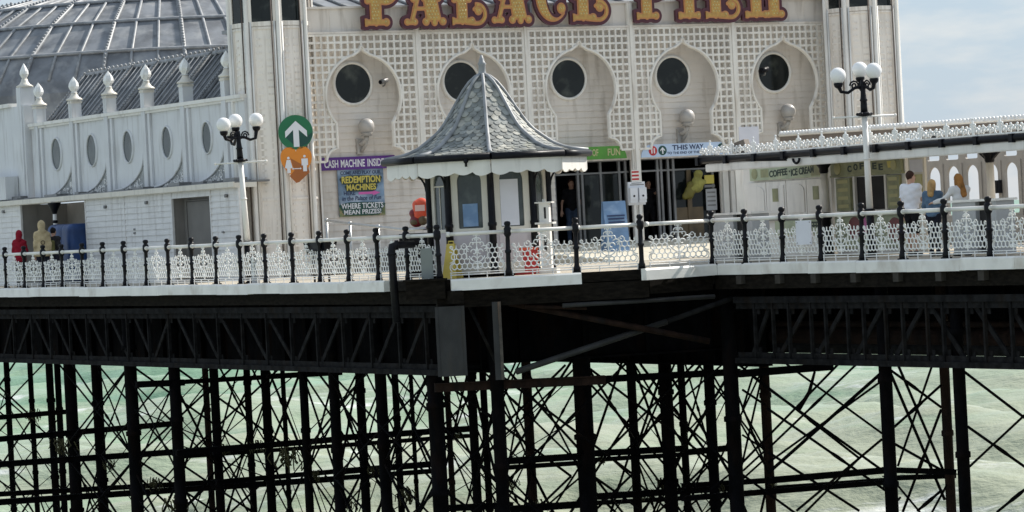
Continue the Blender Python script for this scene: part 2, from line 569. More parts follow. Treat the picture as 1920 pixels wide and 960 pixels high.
# ------------------------------------------------------------------ sea
def build_sea():
    ys = [-60, -20, 10, 40]
    y = 60.0
    while y < 9000:
        ys.append(y)
        y += max(.38, (y - 40) * .0045)
    ys = np.array(ys)
    nx = 200
    t = np.linspace(-1, 1, nx)
    wd = np.maximum(60, ys * .42 + 20)
    X = wd[:, None] * t[None, :]
    Y = np.repeat(ys[:, None], nx, 1)
    r = np.random.RandomState(4)
    Z = np.zeros_like(X)
    for k in range(34):
        lam = 1.6 * 1.115 ** k
        an = r.normal(.35, .5)
        kx, ky = math.sin(an) * 2 * math.pi / lam, math.cos(an) * 2 * math.pi / lam
        ph = r.uniform(0, 6.28)
        amp = .02 * lam ** .76
        w = np.sin(kx * X + ky * Y + ph + .8 * np.sin(.11 * X + k) * np.sin(.07 * Y + 2 * k))
        cut = np.clip(lam * 160 / np.maximum(Y, 60) - 1.2, 0, 1)
        Z += amp * (w + .35 * w * w) * cut
    Z *= np.clip(900 / np.maximum(Y, 900), 0, 1)
    n, m = X.shape
    V = np.stack([X, Y, Z], -1).reshape(-1, 3)
    ii = np.arange(n * m).reshape(n, m)
    F = np.stack([ii[:-1, :-1], ii[:-1, 1:], ii[1:, 1:], ii[1:, :-1]], -1).reshape(-1, 4)
    me = bpy.data.meshes.new('sea')
    me.from_pydata(V.tolist(), [], F.tolist())
    me.polygons.foreach_set('use_smooth', [True] * len(me.polygons))
    mt = bpy.data.materials.new('sea_water')
    mt.use_nodes = True
    t_ = mt.node_tree
    b = t_.nodes['Principled BSDF']
    N, K = t_.nodes.new, t_.links.new
    co = N('ShaderNodeTexCoord')
    def noise(scale, st, det=6, rough=.6):
        mp_ = N('ShaderNodeMapping')
        mp_.inputs['Scale'].default_value = st
        n_ = N('ShaderNodeTexNoise')
        n_.inputs['Scale'].default_value = scale
        n_.inputs['Detail'].default_value = det
        n_.inputs['Roughness'].default_value = rough
        K(co.outputs['Object'], mp_.inputs[0]); K(mp_.outputs[0], n_.inputs['Vector'])
        return n_.outputs['Fac']
    def math_(op, a, b_):
        q = N('ShaderNodeMath'); q.operation = op
        for i, v in enumerate((a, b_)):
            if isinstance(v, (int, float)): q.inputs[i].default_value = v
            else: K(v, q.inputs[i])
        return q.outputs[0]
    def ramp(f, els):
        q = N('ShaderNodeValToRGB')
        e = q.color_ramp.elements
        while len(e) < len(els): e.new(.5)
        for i, (p, c) in enumerate(els):
            e[i].position = p; e[i].color = (*c, 1)
        K(f, q.inputs[0])
        return q.outputs[0]
    sp = N('ShaderNodeSeparateXYZ'); K(co.outputs['Object'], sp.inputs[0])
    # sediment: sandy close to the shore, green further out
    far = math_('DIVIDE', math_('SUBTRACT', sp.outputs['Y'], 150.0), 190.0)
    mixf = math_('ADD', far, math_('MULTIPLY', math_('SUBTRACT', noise(1, (.03, .13, 1)), .5), 2.0))
    side = math_('MULTIPLY', sp.outputs['X'], -.003)
    c = ramp(math_('ADD', mixf, side), [(.0, (.375, .40, .295)), (.4, (.335, .40, .285)), (.72, (.275, .38, .255)), (1, (.20, .33, .22))])
    fo = math_('MULTIPLY', noise(1, (.22, .55, 1), 8, .68), noise(1, (.03, .12, 1), 3, .5))
    gx = math_('MULTIPLY', math_('SUBTRACT', sp.outputs['X'], 21.0), .12); gy = math_('MULTIPLY', math_('SUBTRACT', sp.outputs['Y'], 147.0), .2)
    brk = math_('POWER', 2.718, math_('MULTIPLY', math_('ADD', math_('MULTIPLY', gx, gx), math_('MULTIPLY', gy, gy)), -1.0))
    fo = math_('ADD', fo, math_('MULTIPLY', math_('MULTIPLY', brk, .3), noise(1, (.5, 1.2, 1), 6, .7)))
    foam = ramp(fo, [(.33, (0, 0, 0)), (.42, (.9, .9, .9))])
    x = N('ShaderNodeMix'); x.data_type = 'RGBA'
    x.inputs[7].default_value = (.72, .73, .70, 1)
    K(foam, x.inputs[0]); K(c, x.inputs[6])
    K(x.outputs[2], b.inputs['Base Color'])
    b.inputs['Roughness'].default_value = .3
    b.inputs['Specular IOR Level'].default_value = .38
    b.inputs['IOR'].default_value = 1.33
    bp = N('ShaderNodeBump')
    bp.inputs['Strength'].default_value = .6
    bp.inputs['Distance'].default_value = .3
    K(noise(1, (.9, 1.8, 1), 5), bp.inputs['Height'])
    K(bp.outputs[0], b.inputs['Normal'])
    me.materials.append(mt)
    o = link('sea', me)
    tag(o, None, None, None, 'structure')
    o['label'] = 'pale green choppy sea with sandy tint and foam under the pier'
build_sea()

# ------------------------------------------------------------------ pier deck and its edges
def la(px): return PL.a(px, 541 - .022 * px)
def ra(px): return PR.a(px, 500 - .023 * (px - 1337))
cB, cC, cD = Vector((-1.557, 75.0, 0)), Vector((2.85, 75.72, 0)), Vector((4.47, 77.0, 0))
AX = Vector((.884, .468, 0))
def deck():
    o = .12
    far = PL.W(la(-520)); near = PR.W(ra(2700))
    outv = -PL.n * o
    P = [Vector((far.x, far.y, 0)) + outv, cB + outv + Vector((0, -.08, 0)), cC + Vector((0, -o, 0)), cD + Vector((-.03, -o, 0)),
         Vector((near.x, near.y, 0)) - PR.n * o]
    P += [P[4] + AX * 24, P[3] + AX * 24, cB + AX * 31, P[0] + AX * 31]
    mb = MB()
    n = len(P)
    mb.add([(p.x, p.y, DZ) for p in P], [tuple(range(n))], 0)
    mb.add([(p.x, p.y, DZ - .22) for p in P] + [(p.x, p.y, DZ - .004) for p in P],
           [tuple(range(n))[::-1]] + [(i, (i + 1) % n, (i + 1) % n + n, i + n) for i in range(n)], 1)
    tag(mb.build('pier_deck', [timber, darkwood]), 'sunlit timber boardwalk deck of the pier', None, None, 'structure')
deck()

def fascia(name, label, pts, h=.25, z=0.012, t=.16, seam=1.9):
    "white edge board in jointed lengths; pts are plan points of its outer face"
    pts = [Vector((p.x, p.y, 0)) for p in pts]
    root = thing(name, label, 'fascia board', (pts[0].x, pts[0].y, DZ))
    o = Vector((pts[0].x, pts[0].y, 0))
    for i in range(len(pts) - 1):
        a, b = pts[i] - o, pts[i + 1] - o
        d = (b - a).normalized()
        nrm = Vector((-d.y, d.x, 0))
        Ln = (b - a).length
        k = max(1, round(Ln / seam))
        for j in range(k):
            p, q = a + d * (Ln * j / k + .004), a + d * (Ln * (j + 1) / k - .004)
            dz = rnd.uniform(-.012, .012)
            mb = MB()
            sec = [(0, -h), (0, -.035), (.03, 0), (t, 0), (t, -h)]
            vs = [c + nrm * y + Vector((0, 0, z + zz + e)) for c, e in ((p, dz), (q, dz + rnd.uniform(-.006, .006))) for y, zz in sec]
            m = len(sec)
            mb.add(vs, [tuple(range(m))[::-1], tuple(range(m, 2 * m))] + [(s_, (s_ + 1) % m, (s_ + 1) % m + m, s_ + m) for s_ in range(m)])
            mb.build('board', fasciap, root)
    return root
_o = -PL.n * .30
fascia('fascia_board', 'long white edge board below the seaward railing, left of kiosk', [PL.W(la(-300)) + _o, PL.W(la(742)) + _o])
k0 = cp(846, 533, 74.55); k1 = cp(1091, 523, 74.9)
fascia('fascia_board', 'short thick white edge board beneath the slate roofed kiosk', [Vector((k0.x, k0.y, 0)), Vector((k1.x, k1.y, 0))])
r0 = cp(1212, 516, 75.2)
fascia('fascia_board', 'white edge board below the railing in front of coffee stalls',
       [Vector((r0.x, r0.y, 0)), cD + Vector((.05, -.3, 0)), PR.W(ra(2400)) - PR.n * .30])
# dark timber bearers behind the boards
def bearer(label, p, q, z0, z1, t=.25, m=darkwood):
    p, q = Vector((p.x, p.y, 0)), Vector((q.x, q.y, 0))
    mb = MB()
    d = (q - p).normalized(); n_ = Vector((-d.y, d.x, 0)) * t
    mb.slab([(v.x - p.x, v.y - p.y) for v in (p, q, q + n_, p + n_)], z0, z1)
    tag(mb.build('edge_bearer', m, None, (p.x, p.y, DZ)), label, 'timber bearer')
bearer('dark timber edge bearer under the left white board', PL.W(la(-300)) - PL.n * .02, PL.W(la(850)) - PL.n * .02, -.52, -.24)
bearer('dark timber edge bearer under the kiosk corner', cB + Vector((-.1, -.2, 0)), cC + Vector((.1, -.14, 0)), -.62, -.24)
bearer('short dark timber bearer below the gap in the boards', cC + Vector((.12, -.12, 0)), cD + Vector((-.05, -.12, 0)), -.55, -.24)
bearer('dark timber edge bearer under the right white board', cD + Vector((0, -.1, 0)), PR.W(ra(2500)) - PR.n * .02, -.55, -.24)
# joist ends showing under the right board
for i, px in enumerate((1330, 1395, 1468, 1535, 1610, 1690, 1770, 1850)):
    a = ra(px)
    mb = MB(); mb.box(-.1, .1, -.16, .3, -.44, -.25)
    tag(mb.build('joist_end', mat('joist%d' % i, (.035, .03, .025), .9, .4, 5) if i == 0 else MATS['joist0'], None, PR.W(a), PR.ang),
        'sawn joist end below the right white board', 'joist end', 'joist ends under the right board')

# ------------------------------------------------------------------ lattice girders
def truss(label, pl, off, a0, a1, zt, zb, posts, diags, rake=0.0):
    root = thing('lattice_girder', label, 'girder', pl.W(0, off, 0), pl.ang)
    root.rotation_euler = (0, rake, pl.ang)
    mb = MB(); mb.box(a0, a1, -.09, .09, zt - .07, zt + .07); mb.box(a0, a1, -.02, .02, zt - .2, zt - .07); mb.build('chord', iron2, root)
    mb = MB(); mb.box(a0, a1, -.11, .11, zb - .07, zb + .05); mb.box(a0, a1, -.02, .02, zb + .05, zb + .17); mb.build('chord', greyiron if False else iron2, root)
    for a in posts:
        mb = MB(); mb.box(a - .03, a + .03, -.05, .02, zb + .05, zt - .07); mb.box(a - .14, a + .14, .025, .045, zt - .32, zt - .07); mb.box(a - .14, a + .14, .025, .045, zb + .05, zb + .28); mb.build('post', iron2, root)
    for a, b in diags:
        mb = MB(); mb.bar((a, .05, zt - .1), (b, .05, zb + .08), .04, .11); mb.build('diagonal', iron2, root)
T1 = PL.off(.15)
def t1(x, y): return T1.a(x * .4585, 520 + y * .4585)
def t1m(x, y): return T1.a(640 + x * .4585, 520 + y * .4585)
zt1, zb1 = (T1.z(820, 576) + T1.z(400, 579)) / 2, (T1.z(820, 697) + T1.z(400, 689)) / 2
zl1 = (T1.z(0, 678) + T1.z(0, 580)) / 2; zm1 = (T1.z(800, 696) + T1.z(800, 579)) / 2
rake1 = math.atan2(zl1 - zm1, T1.a(800, 640) - T1.a(0, 640))
zt1, zb1 = T1.z(800, 579), T1.z(800, 697)
truss('black lattice girder under the left deck with alternating diagonals', PL, .15, la(-300), la(812), zt1, zb1,
      [t1(x, 240) for x in (60, 135, 210, 290, 360, 440, 525, 612, 695, 800, 895, 995, 1095, 1195, 1300)] + [t1m(x, 240) for x in (10, 125, 240, 350)],
      [(t1(a, 145), t1(b, 345)) for a, b in ((50, 10), (125, 65), (130, 210), (210, 290), (280, 360), (355, 440), (440, 525), (540, 620), (690, 625),
       (715, 805), (800, 895), (890, 1000), (990, 1095), (1085, 1200), (1290, 1205), (1390, 1305))] +
      [(t1m(a, 145), t1m(b, 355)) for a, b in ((110, 30), (225, 140), (340, 255))], rake1)
T2 = PR.off(.15)
def t2(x, y): return T2.a(1280 + x * .4585, 520 + y * .4585)
zt2, zb2 = T2.z(1650, 560), T2.z(1650, 680)
truss('black lattice girder under the right deck in front of big pipes', PR, .15, t2(225, 200), ra(2500), zt2, zb2,
      [t2(x, 210) for x in (300, 375, 440, 530, 590, 680, 745, 835, 905, 1005, 1070, 1170, 1240, 1350, 1440)],
      [(t2(a, 90), t2(b, 335)) for a, b in ((350, 280), (505, 390), (660, 540), (815, 700), (980, 860), (1000, 1150), (1180, 1340), (1320, 1480))])

# black plates added to darken the space under the deck; service pipes
def plate(label, p, q, z0, z1, t=.06):
    p, q = Vector((p.x, p.y, 0)), Vector((q.x, q.y, 0))
    mb = MB()
    d = (q - p).normalized(); n_ = Vector((-d.y, d.x, 0)); L_ = (q - p).length
    def pt(a, y): return (d * a + n_ * y).to_2d()
    mb.slab([pt(0, 0), pt(L_, 0), pt(L_, t), pt(0, t)], z0, z1)
    mb.slab([pt(0, -.16), pt(L_, -.16), pt(L_, .2), pt(0, .2)], z0 - .05, z0 - .003)
    k = int(L_ / 1.3)
    for i in range(k):
        a = (i + .5) * L_ / k
        mb.slab([pt(a - .04, -.13), pt(a + .04, -.13), pt(a + .04, -.004), pt(a - .04, -.004)], z0 + .01, z1 - .01)
    tag(mb.build('backing_plate', iron, None, (p.x, p.y, DZ)), label, 'girder')
plate('solid black plate girder behind the left lattice girder', PL.W(la(-420), 1.7), PL.W(la(800), 1.7), -2.08, -.25)
plate('solid black plate girder behind the kiosk corner', cB + Vector((-.5, 2.0, 0)), cD + Vector((.6, 1.8, 0)), -1.92, -.25)
plate('solid black plate girder deep under the right deck', PR.W(-6, 4.2), PR.W(ra(2600), 4.2), -1.62, -.25)
plate('second black plate girder deep under the left deck', PL.W(la(-500), 7.5), PL.W(1.0, 7.5), -2.3, -.25)
plate('last black plate girder far under the boardwalk', PL.W(-8, 14), PR.W(ra(2500), 10), -2.15, -.25)
for py, r, lb, m in ((632, .2, 'thick grey service pipe high under the right deck', rusty), (652, .15, 'slimmer grey service pipe under the right deck', iron2), (608, .07, 'thin rusty pipe under the right deck', rusty)):
    pz = PR.off(1.6)
    mb = MB(); z = pz.z(1700, py)
    mb.tube([(pz.a(1390, 630), 0, z), (ra(2300), 0, z)], r, 12)
    tag(mb.build('service_pipe', m, None, pz.W(0), pz.ang), lb, 'pipe')

# ------------------------------------------------------------------ columns, beams and tie rods over the water
COLS = []   # (px, world xy, radius, Y)
def column(px, w, Y, m=iron, label=None, grp=None, top=-.3):
    p = cp(px, 800, Y)
    r = w / 2 * Y / FPX
    mb = MB()
    z0, z1 = -2.0, DZ + top
    prof = [(r * 1.12, z0), (r * 1.12, .6), (r * 1.02, .8)]
    z = 1.2 + rnd.random() * .8
    prof.append((r, z))
    while z < z1 - 2.2:
        z += 1.9 + rnd.random() * .6
        prof += [(r, z - .14), (r * 1.22, z - .13), (r * 1.22, z - .02), (r * 1.0, z), ]
    prof += [(r, z1 - .25), (r * 1.3, z1 - .2), (r * 1.3, z1)]
    mb.lathe(prof, 14)
    o = mb.build('iron_column', m, None, (p.x, p.y, 0))
    tag(o, label, 'pile column', grp)
    COLS.append((px, p.x, p.y, r, Y))
def frontY(px):
    return (PL if px < 830 else PR).off(.35).W((PL if px < 830 else PR).off(.35).a(px, 800)).y
def front(px): return frontY(px) if px < 830 or px > 1370 else 76.0
FR = ('thick black pile column in the front row under the pier edge', 'front row pile columns')
MID = ('black pile column in the middle rows under the pier', 'middle row pile columns')
BK = ('slim far pile column deep under the pier', 'far pile columns')
for px, w in ((250, 24), (332, 22), (819, 30), (936, 25), (1375, 28), (1803, 24), (1665, 25)):
    column(px, w, front(px), iron, *FR)
for px, w, d in ((136, 23, 3), (186, 20, 5), (98, 14, 9), (113, 12, 12), (-62, 21, 3), (-128, 20, 5), (1962, 24, 1), (2040, 22, 4), (406, 17, 6), (502, 17, 9), (573, 16, 5), (630, 20, 3), (718, 22, 3), (679, 17, 8),
                 (888, 17, 8), (1096, 34, 3), (1252, 25, 6), (1188, 17, 12), (1334, 20, 6), (1438, 19, 5), (1776, 19, 5), (992, 18, 9)):
    column(px, w, front(px) + d, rusty if px in (992, 1776, 1438) else iron, *MID)
for px, w, d in ((62, 10, 16), (18, 11, 17), (390, 12, 18), (468, 13, 16), (535, 9, 20), (745, 13, 16), (842, 11, 18), (910, 13, 15), (1282, 14, 14), (775, 8, 22)):
    column(px, w, front(px) + d, rusty if px in (390, 842) else iron, *BK)

nrod = [0]
def rod(p, q, r, label='thin diagonal tie rod crossing between pile columns', grp='diagonal tie rods', m=iron, boss=True):
    mb = MB()
    p, q = Vector(p), Vector(q)
    r *= .86
    mb.tube([p, q], r, 6)
    if boss and rnd.random() < .35:
        c = p.lerp(q, rnd.uniform(.35, .65))
        t = (q - p).normalized()
        mb.tube([c - t * .22, c - t * .1, c + t * .1, c + t * .22], [r, r * 1.45, r * 1.45, r], 7)
    o = p.copy()
    mb.v = [tuple(Vector(v) - o) for v in mb.v]
    tag(mb.build('tie_rod', m, None, o), label, 'tie rod', grp)
def beam(x0, y0, x1, y1, Y0, h=.14, label='horizontal black cross beam tying the pile columns', m=iron, grp='horizontal cross beams', slope=.53):
    a = cp(x0, y0, Y0)
    Y1 = Y0 + slope * (x1 - x0) / FPX * Y0
    b = cp(x1, y1, Y1)
    mb = MB()
    h *= .82
    mb.bar((0, 0, 0), b - a, .14, h)
    mb.bar(Vector((0, 0, h * .5 + .012)), b - a + Vector((0, 0, h * .5 + .012)), .26, .022)
    tag(mb.build('cross_beam', m, None, a), label, 'cross beam', grp)
for x0, y0, x1, y1, Y, h in (
        (-64, 789, 122, 773, 100, .14), (-64, 830, 326, 795, 97, .16), (-64, 876, 405, 843, 95, .17), (-64, 931, 400, 905, 98, .14), (-64, 947, 640, 898, 94, .17),
        (255, 722, 345, 718, 89, .17), (255, 722, 640, 700, 93, .12), (330, 850, 640, 824, 88, .15), (330, 858, 640, 836, 95, .1), (405, 905, 640, 884, 92, .12),
        (640, 822, 880, 805, 86, .15), (640, 836, 880, 818, 92, .1), (640, 885, 812, 871, 86, .15), (640, 897, 812, 884, 92, .12), (500, 706, 640, 698, 90, .1),
        (945, 866, 1100, 856, 78, .15), (945, 878, 1105, 868, 84, .1), (1100, 852, 1285, 842, 82, .15), (1100, 864, 1285, 853, 87, .1), (1120, 932, 1385, 915, 82, .15),
        (1120, 944, 1285, 935, 88, .1), (820, 955, 960, 948, 80, .15), (930, 958, 1100, 946, 79, .16),
        (1130, 712, 1385, 698, 80, .16), (1385, 702, 1560, 688, 77, .17), (1280, 850, 1370, 841, 82, .14), (1280, 936, 1660, 905, 78, .12),
        (1280, 912, 1440, 902, 84, .12), (1440, 902, 1660, 883, 78, .14), (1440, 918, 1660, 902, 80, .12), (1660, 882, 1790, 886, 74, .12), (1660, 898, 1790, 893, 75, .1)):
    beam(x0, y0, x1, y1, Y, h)
beam(815, 728, 1135, 713, 76, .21, 'thick rusty cross beam below the kiosk corner', rusty, None, .1)

# procedural crossings between neighbouring columns
tiers = [(-2.1, -4.6), (-4.6, -7.0), (-7.0, -9.4)]
cs = sorted(COLS)
for i in range(len(cs)):
    for j in (i + 1, i + 2, i + 3):
        if j >= len(cs) or cs[i][0] > 1400 or cs[j][0] > 1450:
            continue
        a, b = cs[i], cs[j]
        dpx = b[0] - a[0]
        if not (45 < dpx < 190) or abs(a[4] - b[4]) > 9:
            continue
        sh = rnd.uniform(-.5, .4)
        for z0, z1 in tiers:
            if rnd.random() < .12:
                continue
            rr = rnd.uniform(.024, .04)
            o = rnd.uniform(-.05, .05)
            rod((a[1], a[2] - .06, DZ + z0 + sh), (b[1], b[2] - .06 + o, DZ + z1 + sh), rr)
            rod((a[1], a[2] + .06, DZ + z1 + sh), (b[1], b[2] + .06 + o, DZ + z0 + sh), rr)
# finer slack rods further in
for i in range(len(cs)):
    for j in range(i + 1, min(len(cs), i + 6)):
        a, b = cs[i], cs[j]
        dpx = b[0] - a[0]
        if cs[j][0] > 1420 or not (60 < dpx < 260) or rnd.random() < .45:
            continue
        z0 = rnd.uniform(-6.5, -2.0); dz_ = rnd.uniform(1.8, 3.4)
        z1 = z0 - dz_
        if rnd.random() < .5: z0, z1 = z1, z0
        rod((a[1], a[2] + .15, DZ + z0), (b[1], b[2] + .15, DZ + z1), rnd.uniform(.012, .022), 'very thin slack rod crossing far among the pile columns', 'thin slack rods')
# crossings running back under the pier from the front row
for px, w in ((250, 24), (332, 22), (819, 30), (936, 25), (1096, 34), (1375, 28)):
    c = next(c for c in COLS if c[0] == px)
    for z0, z1 in tiers:
        for s_ in (0, 1):
            L_ = 3.3
            o = AX * L_
            za, zb = (z0, z1) if s_ else (z1, z0)
            rod((c[1], c[2], DZ + za), (c[1] + o.x, c[2] + o.y, DZ + zb), .035)
            u = Vector((-.468, .884, 0)) * 5.5
            rod((c[1], c[2], DZ + za), (c[1] + u.x, c[2] + u.y, DZ + zb), .03)
# the clearly seen crossings on the right
def zz(x, y): return 1280 + x * .4585, 520 + y * .4585
for x0, y0, x1, y1, r in ((480, 395, 815, 638, .03), (685, 380, 350, 700, .03), (800, 402, 350, 800, .045), (805, 430, 350, 758, .03), (350, 455, 820, 792, .035), (345, 535, 830, 872, .035),
                          (350, 715, 722, 955, .035), (465, 955, 815, 662, .035), (865, 390, 1058, 532, .035), (888, 375, 1068, 795, .035),
                          (860, 415, 1072, 910, .04), (1015, 375, 880, 772, .03), (865, 612, 1058, 440, .035), (1057, 540, 900, 960, .035),
                          (865, 680, 1065, 792, .035), (870, 840, 970, 960, .03), (1060, 870, 960, 955, .035),
                          (1170, 400, 1480, 637, .035), (1480, 487, 1172, 775, .03), (1165, 610, 1480, 832, .035), (1285, 960, 1480, 802, .035),
                          (245, 460, 335, 520, .035), (245, 540, 335, 700, .03), (245, 645, 330, 700, .03), (335, 710, 248, 790, .03), (285, 410, 245, 540, .03), (285, 405, 340, 450, .03),
                          (890, 900, 840, 960, .03), (1020, 960, 1080, 850, .03)):
    if y0 < 425 and x0 > 300: x0, y0 = x0 + (x0 - x1) * 40 / (y1 - y0), y0 - 40
    (ax, ay), (bx, by) = zz(x0, y0), zz(x1, y1)
    Y = 76.5 if x0 < 860 else (72.5 if x0 < 1080 else 71)
    if x0 < 300: Y = 79
    rod(cp(ax, ay, Y), cp(bx, by, Y + .4), r, 'diagonal tie rod against open water at the right', 'tie rods at the right')
for x0, y0, x1, y1 in ((540, 385, 475, 540),):
    (ax, ay), (bx, by) = zz(x0, y0), zz(x1, y1)
    m_ = cp(ax * .45 + bx * .55 + 6, ay * .45 + by * .55, 77)
    mb = MB(); a_ = cp(ax, ay, 77)
    mb.tube([Vector((0, 0, 0)), m_ - a_, cp(bx, by, 77) - a_], [.03, .045, .05], 7)
    tag(mb.build('broken_rod', iron, None, a_), 'broken rod dangling loose below the right girder', 'rod')

# fittings below the kiosk corner
def obj_at(name, mb, m, p, label, cat, rz=0.0, group=None):
    return tag(mb.build(name, m, None, p, rz), label, cat, group)
p0, p1 = cp(815, 578, 74.6), cp(877, 706, 74.6)
pz_ = cp(846, 640, 74.6)
mb = MB()
hw, hh = (p1.x - p0.x) / 2, (p0.z - p1.z) / 2
mb.box(-hw, hw, 0, .03, -hh, hh)
for x in (-hw + .03, hw - .03): mb.box(x - .03, x + .03, -.02, -.002, -hh, hh)
obj_at('metal_sheet', mb, greyiron, pz_, 'grey weathered metal sheet hanging below the kiosk corner', 'metal sheet')
q0, q1 = cp(931, 566, 74.7), cp(938, 712, 74.7)
mb = MB(); mb.box(-.1, .02, -.05, .1, q1.z - q0.z, 0, 0); mb.box(.024, .09, -.06, .1, q1.z - q0.z, 0, 1)
obj_at('hanging_post', mb, [greyiron, mat('pale_iron', (.07, .06, .05), .8, .4, 5, dirt_or_glint=RUST, dirt_glint_amt=.6, bump=.2)], Vector(((q0.x + q1.x) / 2, q0.y, q0.z)), 'pale edged iron post hanging under the kiosk deck', 'post')
def pipe_px(x0, y0, x1, y1, Y0, Y1, r, m, label, name='pipe'):
    a, b = cp(x0, y0, Y0), cp(x1, y1, Y1)
    mb = MB(); mb.tube([Vector((0, 0, 0)), b - a], r, 10)
    obj_at(name, mb, m, a, label, 'pipe')
pipe_px(968, 697, 1250, 603, 75.2, 76.4, .07, greyiron, 'grey diagonal pipe rising to the right under the deck')
pipe_px(1250, 603, 1385, 555, 76.4, 76.8, .06, iron2, 'dark upper length of the diagonal pipe')
pipe_px(955, 568, 1330, 640, 75.4, 76.4, .07, rusty, 'brown diagonal pipe falling to the right under the deck')
pipe_px(1055, 573, 1340, 556, 75.2, 76.2, .05, greyiron, 'pale grey pipe along the gap in the edge boards')
pipe_px(880, 575, 930, 680, 75.2, 75.3, .035, iron2, 'thin rod beside the grey metal sheet')
pipe_px(985, 574, 1100, 578, 75.3, 75.5, .04, rusty, 'rusty pipe under the kiosk edge board')
# hanging weed and rope bundles caught on the ironwork
for i, (px, py, Y, s_) in enumerate(((112, 835, 96, .3), (545, 855, 88, .35), (960, 905, 78, .14), (762, 925, 86, .28), (330, 940, 90, .3), (1240, 905, 83, .2), (480, 835, 92, .22), (62, 775, 104, .24), (205, 870, 98, .2), (290, 905, 94, .22), (420, 840, 93, .18), (590, 890, 90, .2), (700, 880, 86, .16), (1010, 945, 80, .2), (1130, 860, 83, .14), (1210, 925, 84, .18), (1345, 915, 82, .16), (1450, 905, 79, .1), (860, 815, 88, .15), (655, 945, 90, .24))):
    mb = MB()
    for k in range(26):
        x, y = rnd.gauss(0, s_ * .4), rnd.gauss(0, s_ * .3)
        pts = [Vector((x, y, rnd.uniform(0, s_ * .7)))]
        for q in range(4):
            pts.append(pts[-1] + Vector((rnd.gauss(0, s_ * .12), rnd.gauss(0, s_ * .1), -s_ * rnd.uniform(.1, .4))))
        mb.tube(pts, s_ * .06, 4)
    obj_at('weed_clump', mb, weed, cp(px, py, Y), 'ragged brown weed hanging from the pier ironwork', 'weed', 0, 'weed on the ironwork')
# black drain pipe with elbow at the edge
a_, b_, c_ = cp(775, 458, 75.9), cp(733, 460, 75.5), cp(744, 605, 75.4)
mb = MB()
pts = [a_ - b_, (a_ - b_) * .25, Vector((.02, 0, -.03)), (c_ - b_) * .1, c_ - b_]
mb.tube(pts, .085, 12); mb.tube([pts[1] + Vector((.04, 0, 0)), pts[1] - Vector((.04, 0, 0))], .11, 12); mb.tube([pts[3], pts[3] * 1.3], .11, 12)
obj_at('drain_pipe', mb, gloss, b_, 'black elbowed drain pipe bending down over the left board', 'pipe')
e0 = cp(800, 540, 74.75)
mb = MB(); mb.box(-.45, .4, -.05, .3, -.25, .14); mb.box(-.5, .45, -.1, .32, .145, .19)
obj_at('pipe_box', mb, darkwood, e0, 'dark timber box at the corner beneath the grey plate', 'box')

